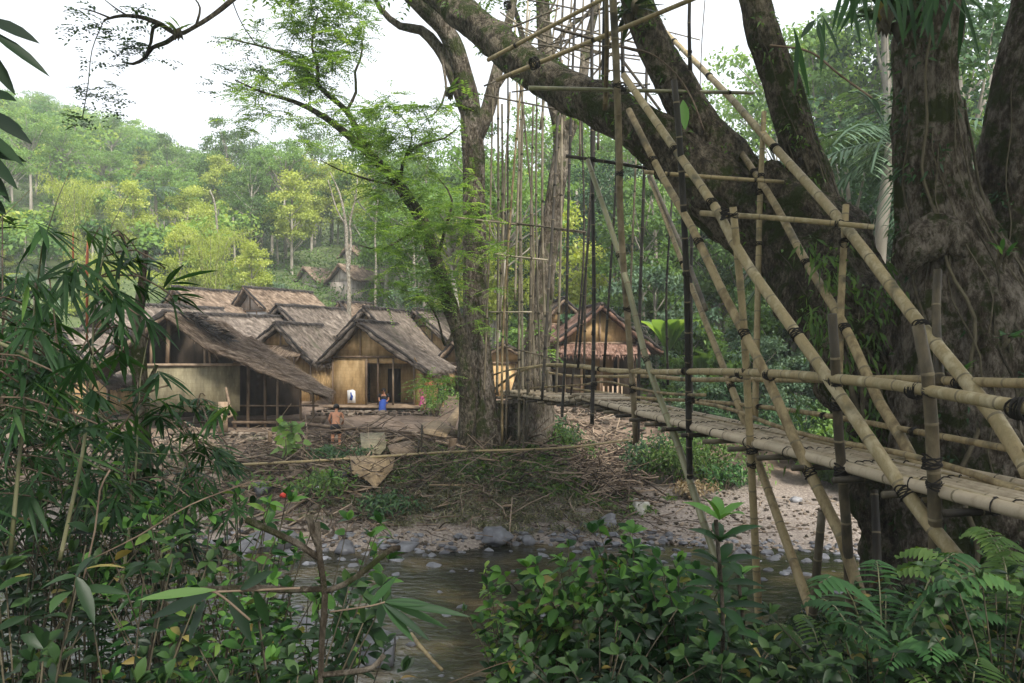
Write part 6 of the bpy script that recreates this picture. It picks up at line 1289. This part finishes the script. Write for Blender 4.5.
# ferns
def fern(label, px, Y, n, L, H, mat='lf_fern', az=None, name='fern', seed=0):
    x = (px-512)/FPX*Y; p = gp(x, Y); o = thing(name, p, label, 'fern'); ml = M(); ms = M()
    for i in range(n):
        a = rng.uniform(0, 6.28) if az is None else az+rng.normal()*.7; d = V3(math.cos(a), math.sin(a)*.8, 0); LL = L*rng.uniform(.7, 1.1); k = 24
        s = np.linspace(0, 1, k)[:, None]; P = p+V3(0, 0, .02)+d*LL*s**1.2*.85+V3(0, 0, 1)*(H*rng.uniform(.7, 1.1)*np.sin(s*math.pi*.62))
        ms.tube(P[::3], np.linspace(.007, .002, len(P[::3])), 5, .5); sd = unit(np.cross(d, V3(0, 0, 1))); T = unit(np.gradient(P, axis=0)); tn = rng.uniform(.1, .9)
        for sg in (-1, 1):
            w_ = (np.sin(np.linspace(.35, 3.05, k))*.9+.05); B = P[4:]; kk = len(B)
            ml.leaves(B, sd*sg+T[4:]*.35-V3(0, 0, .15), np.tile(V3(0, -.2, 1), (kk, 1))+rng.normal(size=(kk, 3))*.08, LL*.27*w_[4:], LL*.05, np.clip(tn+rng.uniform(-.1, .1, kk), 0, 1), .3, .1, 0, 4)
    ms.build('stalks', MAT['bamboo_green'], o); ml.build('fronds', MAT[mat], o)
fern('big fern with broad bright fronds under the slanting brace, left of its group', 885, 4.4, 11, .75, .95)
fern('bright green fern in the middle of the lower right ferns', 925, 4.2, 10, .62, .7)
fern('fern at the lower right spreading along the bottom edge', 965, 3.7, 10, .6, .5, 'lf_mid')
fern('shaded fern at the right edge before the giant trunk', 1015, 5.0, 12, .8, 1.05, 'lf_mid')
fern('fern growing high at the right edge near the deck end', 1030, 5.6, 12, .7, 1.0, 'lf_mid')
fern('small fern at the foot of the near post right of centre', 832, 4.9, 9, .5, .5, 'lf_mid')
# bare upright twig
o = thing('bare_twig', at(322, 683, 2.6), 'bare upright knotty twig with side shoots over the lower left shrubs', 'twig'); m = M()
limb(m, [(320, 700, 2.6, .009), (322, 640, 2.6, .008), (325, 595, 2.6, .0075), (320, 560, 2.6, .006), (317, 522, 2.6, .003)], 7, .04, bark_disp(.12, 8, 12, .3, 80))
for pts in ([(323, 592, 2.6, .004), (345, 584, 2.6, .0035), (368, 568, 2.62, .003), (390, 550, 2.65, .002), (400, 548, 2.65, .001)], [(323, 589, 2.6, .004), (290, 590, 2.6, .003), (250, 588, 2.55, .003), (200, 590, 2.5, .0015)], [(321, 560, 2.6, .004), (300, 545, 2.6, .0025), (280, 535, 2.6, .002), (246, 520, 2.6, .001)], [(322, 675, 2.6, .004), (350, 672, 2.6, .003), (372, 668, 2.6, .002), (384, 655, 2.6, .001)], [(318, 545, 2.6, .006), (312, 530, 2.6, .004), (309, 515, 2.6, .003)]):
    limb(m, pts, 6, .04, bark_disp(.1, 8, 12, .3, 81))
m.build('twig', MAT['bark'], o)
for lb, pts in (('thin pale stalk slanting through the left thicket', [(82, 585, 3), (95, 530, 3), (100, 490, 3), (110, 470, 3)]), ('long thin arching stalk across the left thicket', [(90, 560, 3.3), (140, 535, 3.3), (190, 505, 3.4), (255, 480, 3.5)]), ('dry leaning stem at the bottom left of the centre clump', [(430, 690, 5), (520, 660, 5.2), (540, 690, 5.2)])):
    o = thing('dry_stalk', at(*pts[0]), lb, 'stalk'); m = M(); m.tube(spline([at(*q_) for q_ in pts], .06), .0035, 6, .5); m.build('stem', MAT['stick'], o)
# ground cover on the near bank
m = M(); n = 6500; X_ = rng.uniform(-8, 10, n); Y_ = rng.uniform(1.2, 13.5, n); Z_ = gz(X_, Y_); kp = Z_ > .25; X_, Y_, Z_ = X_[kp], Y_[kp], Z_[kp]; n = len(X_)
for j in range(5):
    B = np.stack([X_+rng.normal(size=n)*.12, Y_+rng.normal(size=n)*.12, Z_+rng.uniform(0, .28, n)], 1); m.leaves(B, rng.normal(size=(n, 3))+V3(0, 0, .5), rng.normal(size=(n, 3))*.5+V3(0, 0, 1), .11*rng.uniform(.6, 1.4, n), .045, rng.uniform(0, 1, n), .25, .1, 0, 3)
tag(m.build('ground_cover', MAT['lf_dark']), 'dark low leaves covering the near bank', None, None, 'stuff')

# ================================================================ air, light, camera
hz = M(); hz.box((0, 140, 50), (520, 420, 108), None)
m, nt, N, L, P = newmat('haze_air'); N.remove(P); pv_ = N.new('ShaderNodeVolumePrincipled'); pv_.inputs['Color'].default_value = (.86, .91, .95, 1); pv_.inputs['Density'].default_value = HAZE; pv_.inputs['Anisotropy'].default_value = .2
L.new(pv_.outputs[0], N['Material Output'].inputs['Volume'])
tag(hz.build('haze', m, smooth=False), 'thin pale morning haze in the valley', None, None, 'stuff')
w = bpy.data.worlds.new('World'); bpy.context.scene.world = w; w.use_nodes = True; N, L = w.node_tree.nodes, w.node_tree.links; bg = N['Background']
sk = N.new('ShaderNodeTexSky'); sk.sky_type = 'NISHITA'; sk.sun_disc = False; EL, AZ = R(45), R(150); sk.sun_elevation = EL; sk.sun_rotation = AZ; sk.air_density = 1.2; sk.dust_density = 3
mx = N.new('ShaderNodeMixRGB'); mx.inputs[0].default_value = .72; mx.inputs[2].default_value = (12.5, 12.8, 13.6, 1); L.new(sk.outputs[0], mx.inputs[1]); L.new(mx.outputs[0], bg.inputs[0]); bg.inputs[1].default_value = .085
sl = bpy.data.lights.new('sun', 'SUN'); sl.energy = SUN; sl.angle = R(9); sl.color = (1, .95, .86); so = bpy.data.objects.new('sun', sl); C.objects.link(so)
dv = Vector((math.sin(AZ)*math.cos(EL), math.cos(AZ)*math.cos(EL), math.sin(EL))); so.rotation_euler = dv.to_track_quat('Z', 'Y').to_euler(); so.location = (0, 0, 60)
cam = bpy.data.cameras.new('camera'); cam.sensor_width = 36; cam.lens = FPX/1024*36; cam.clip_end = 2000; cam.clip_start = .05
co = bpy.data.objects.new('camera', cam); C.objects.link(co); co.location = (0, 0, CAM); co.rotation_euler = (R(90), 0, 0)
sc = bpy.context.scene; sc.camera = co; sc.view_settings.view_transform = 'Standard'; sc.view_settings.look = 'None'; sc.view_settings.exposure = EXPO; sc.view_settings.gamma = 1; sc.view_settings.use_curve_mapping = False
sc.cycles.max_bounces = 5; sc.cycles.diffuse_bounces = 2; sc.cycles.volume_bounces = 1; sc.cycles.transparent_max_bounces = 6
for a in bpy.data.lights: pass
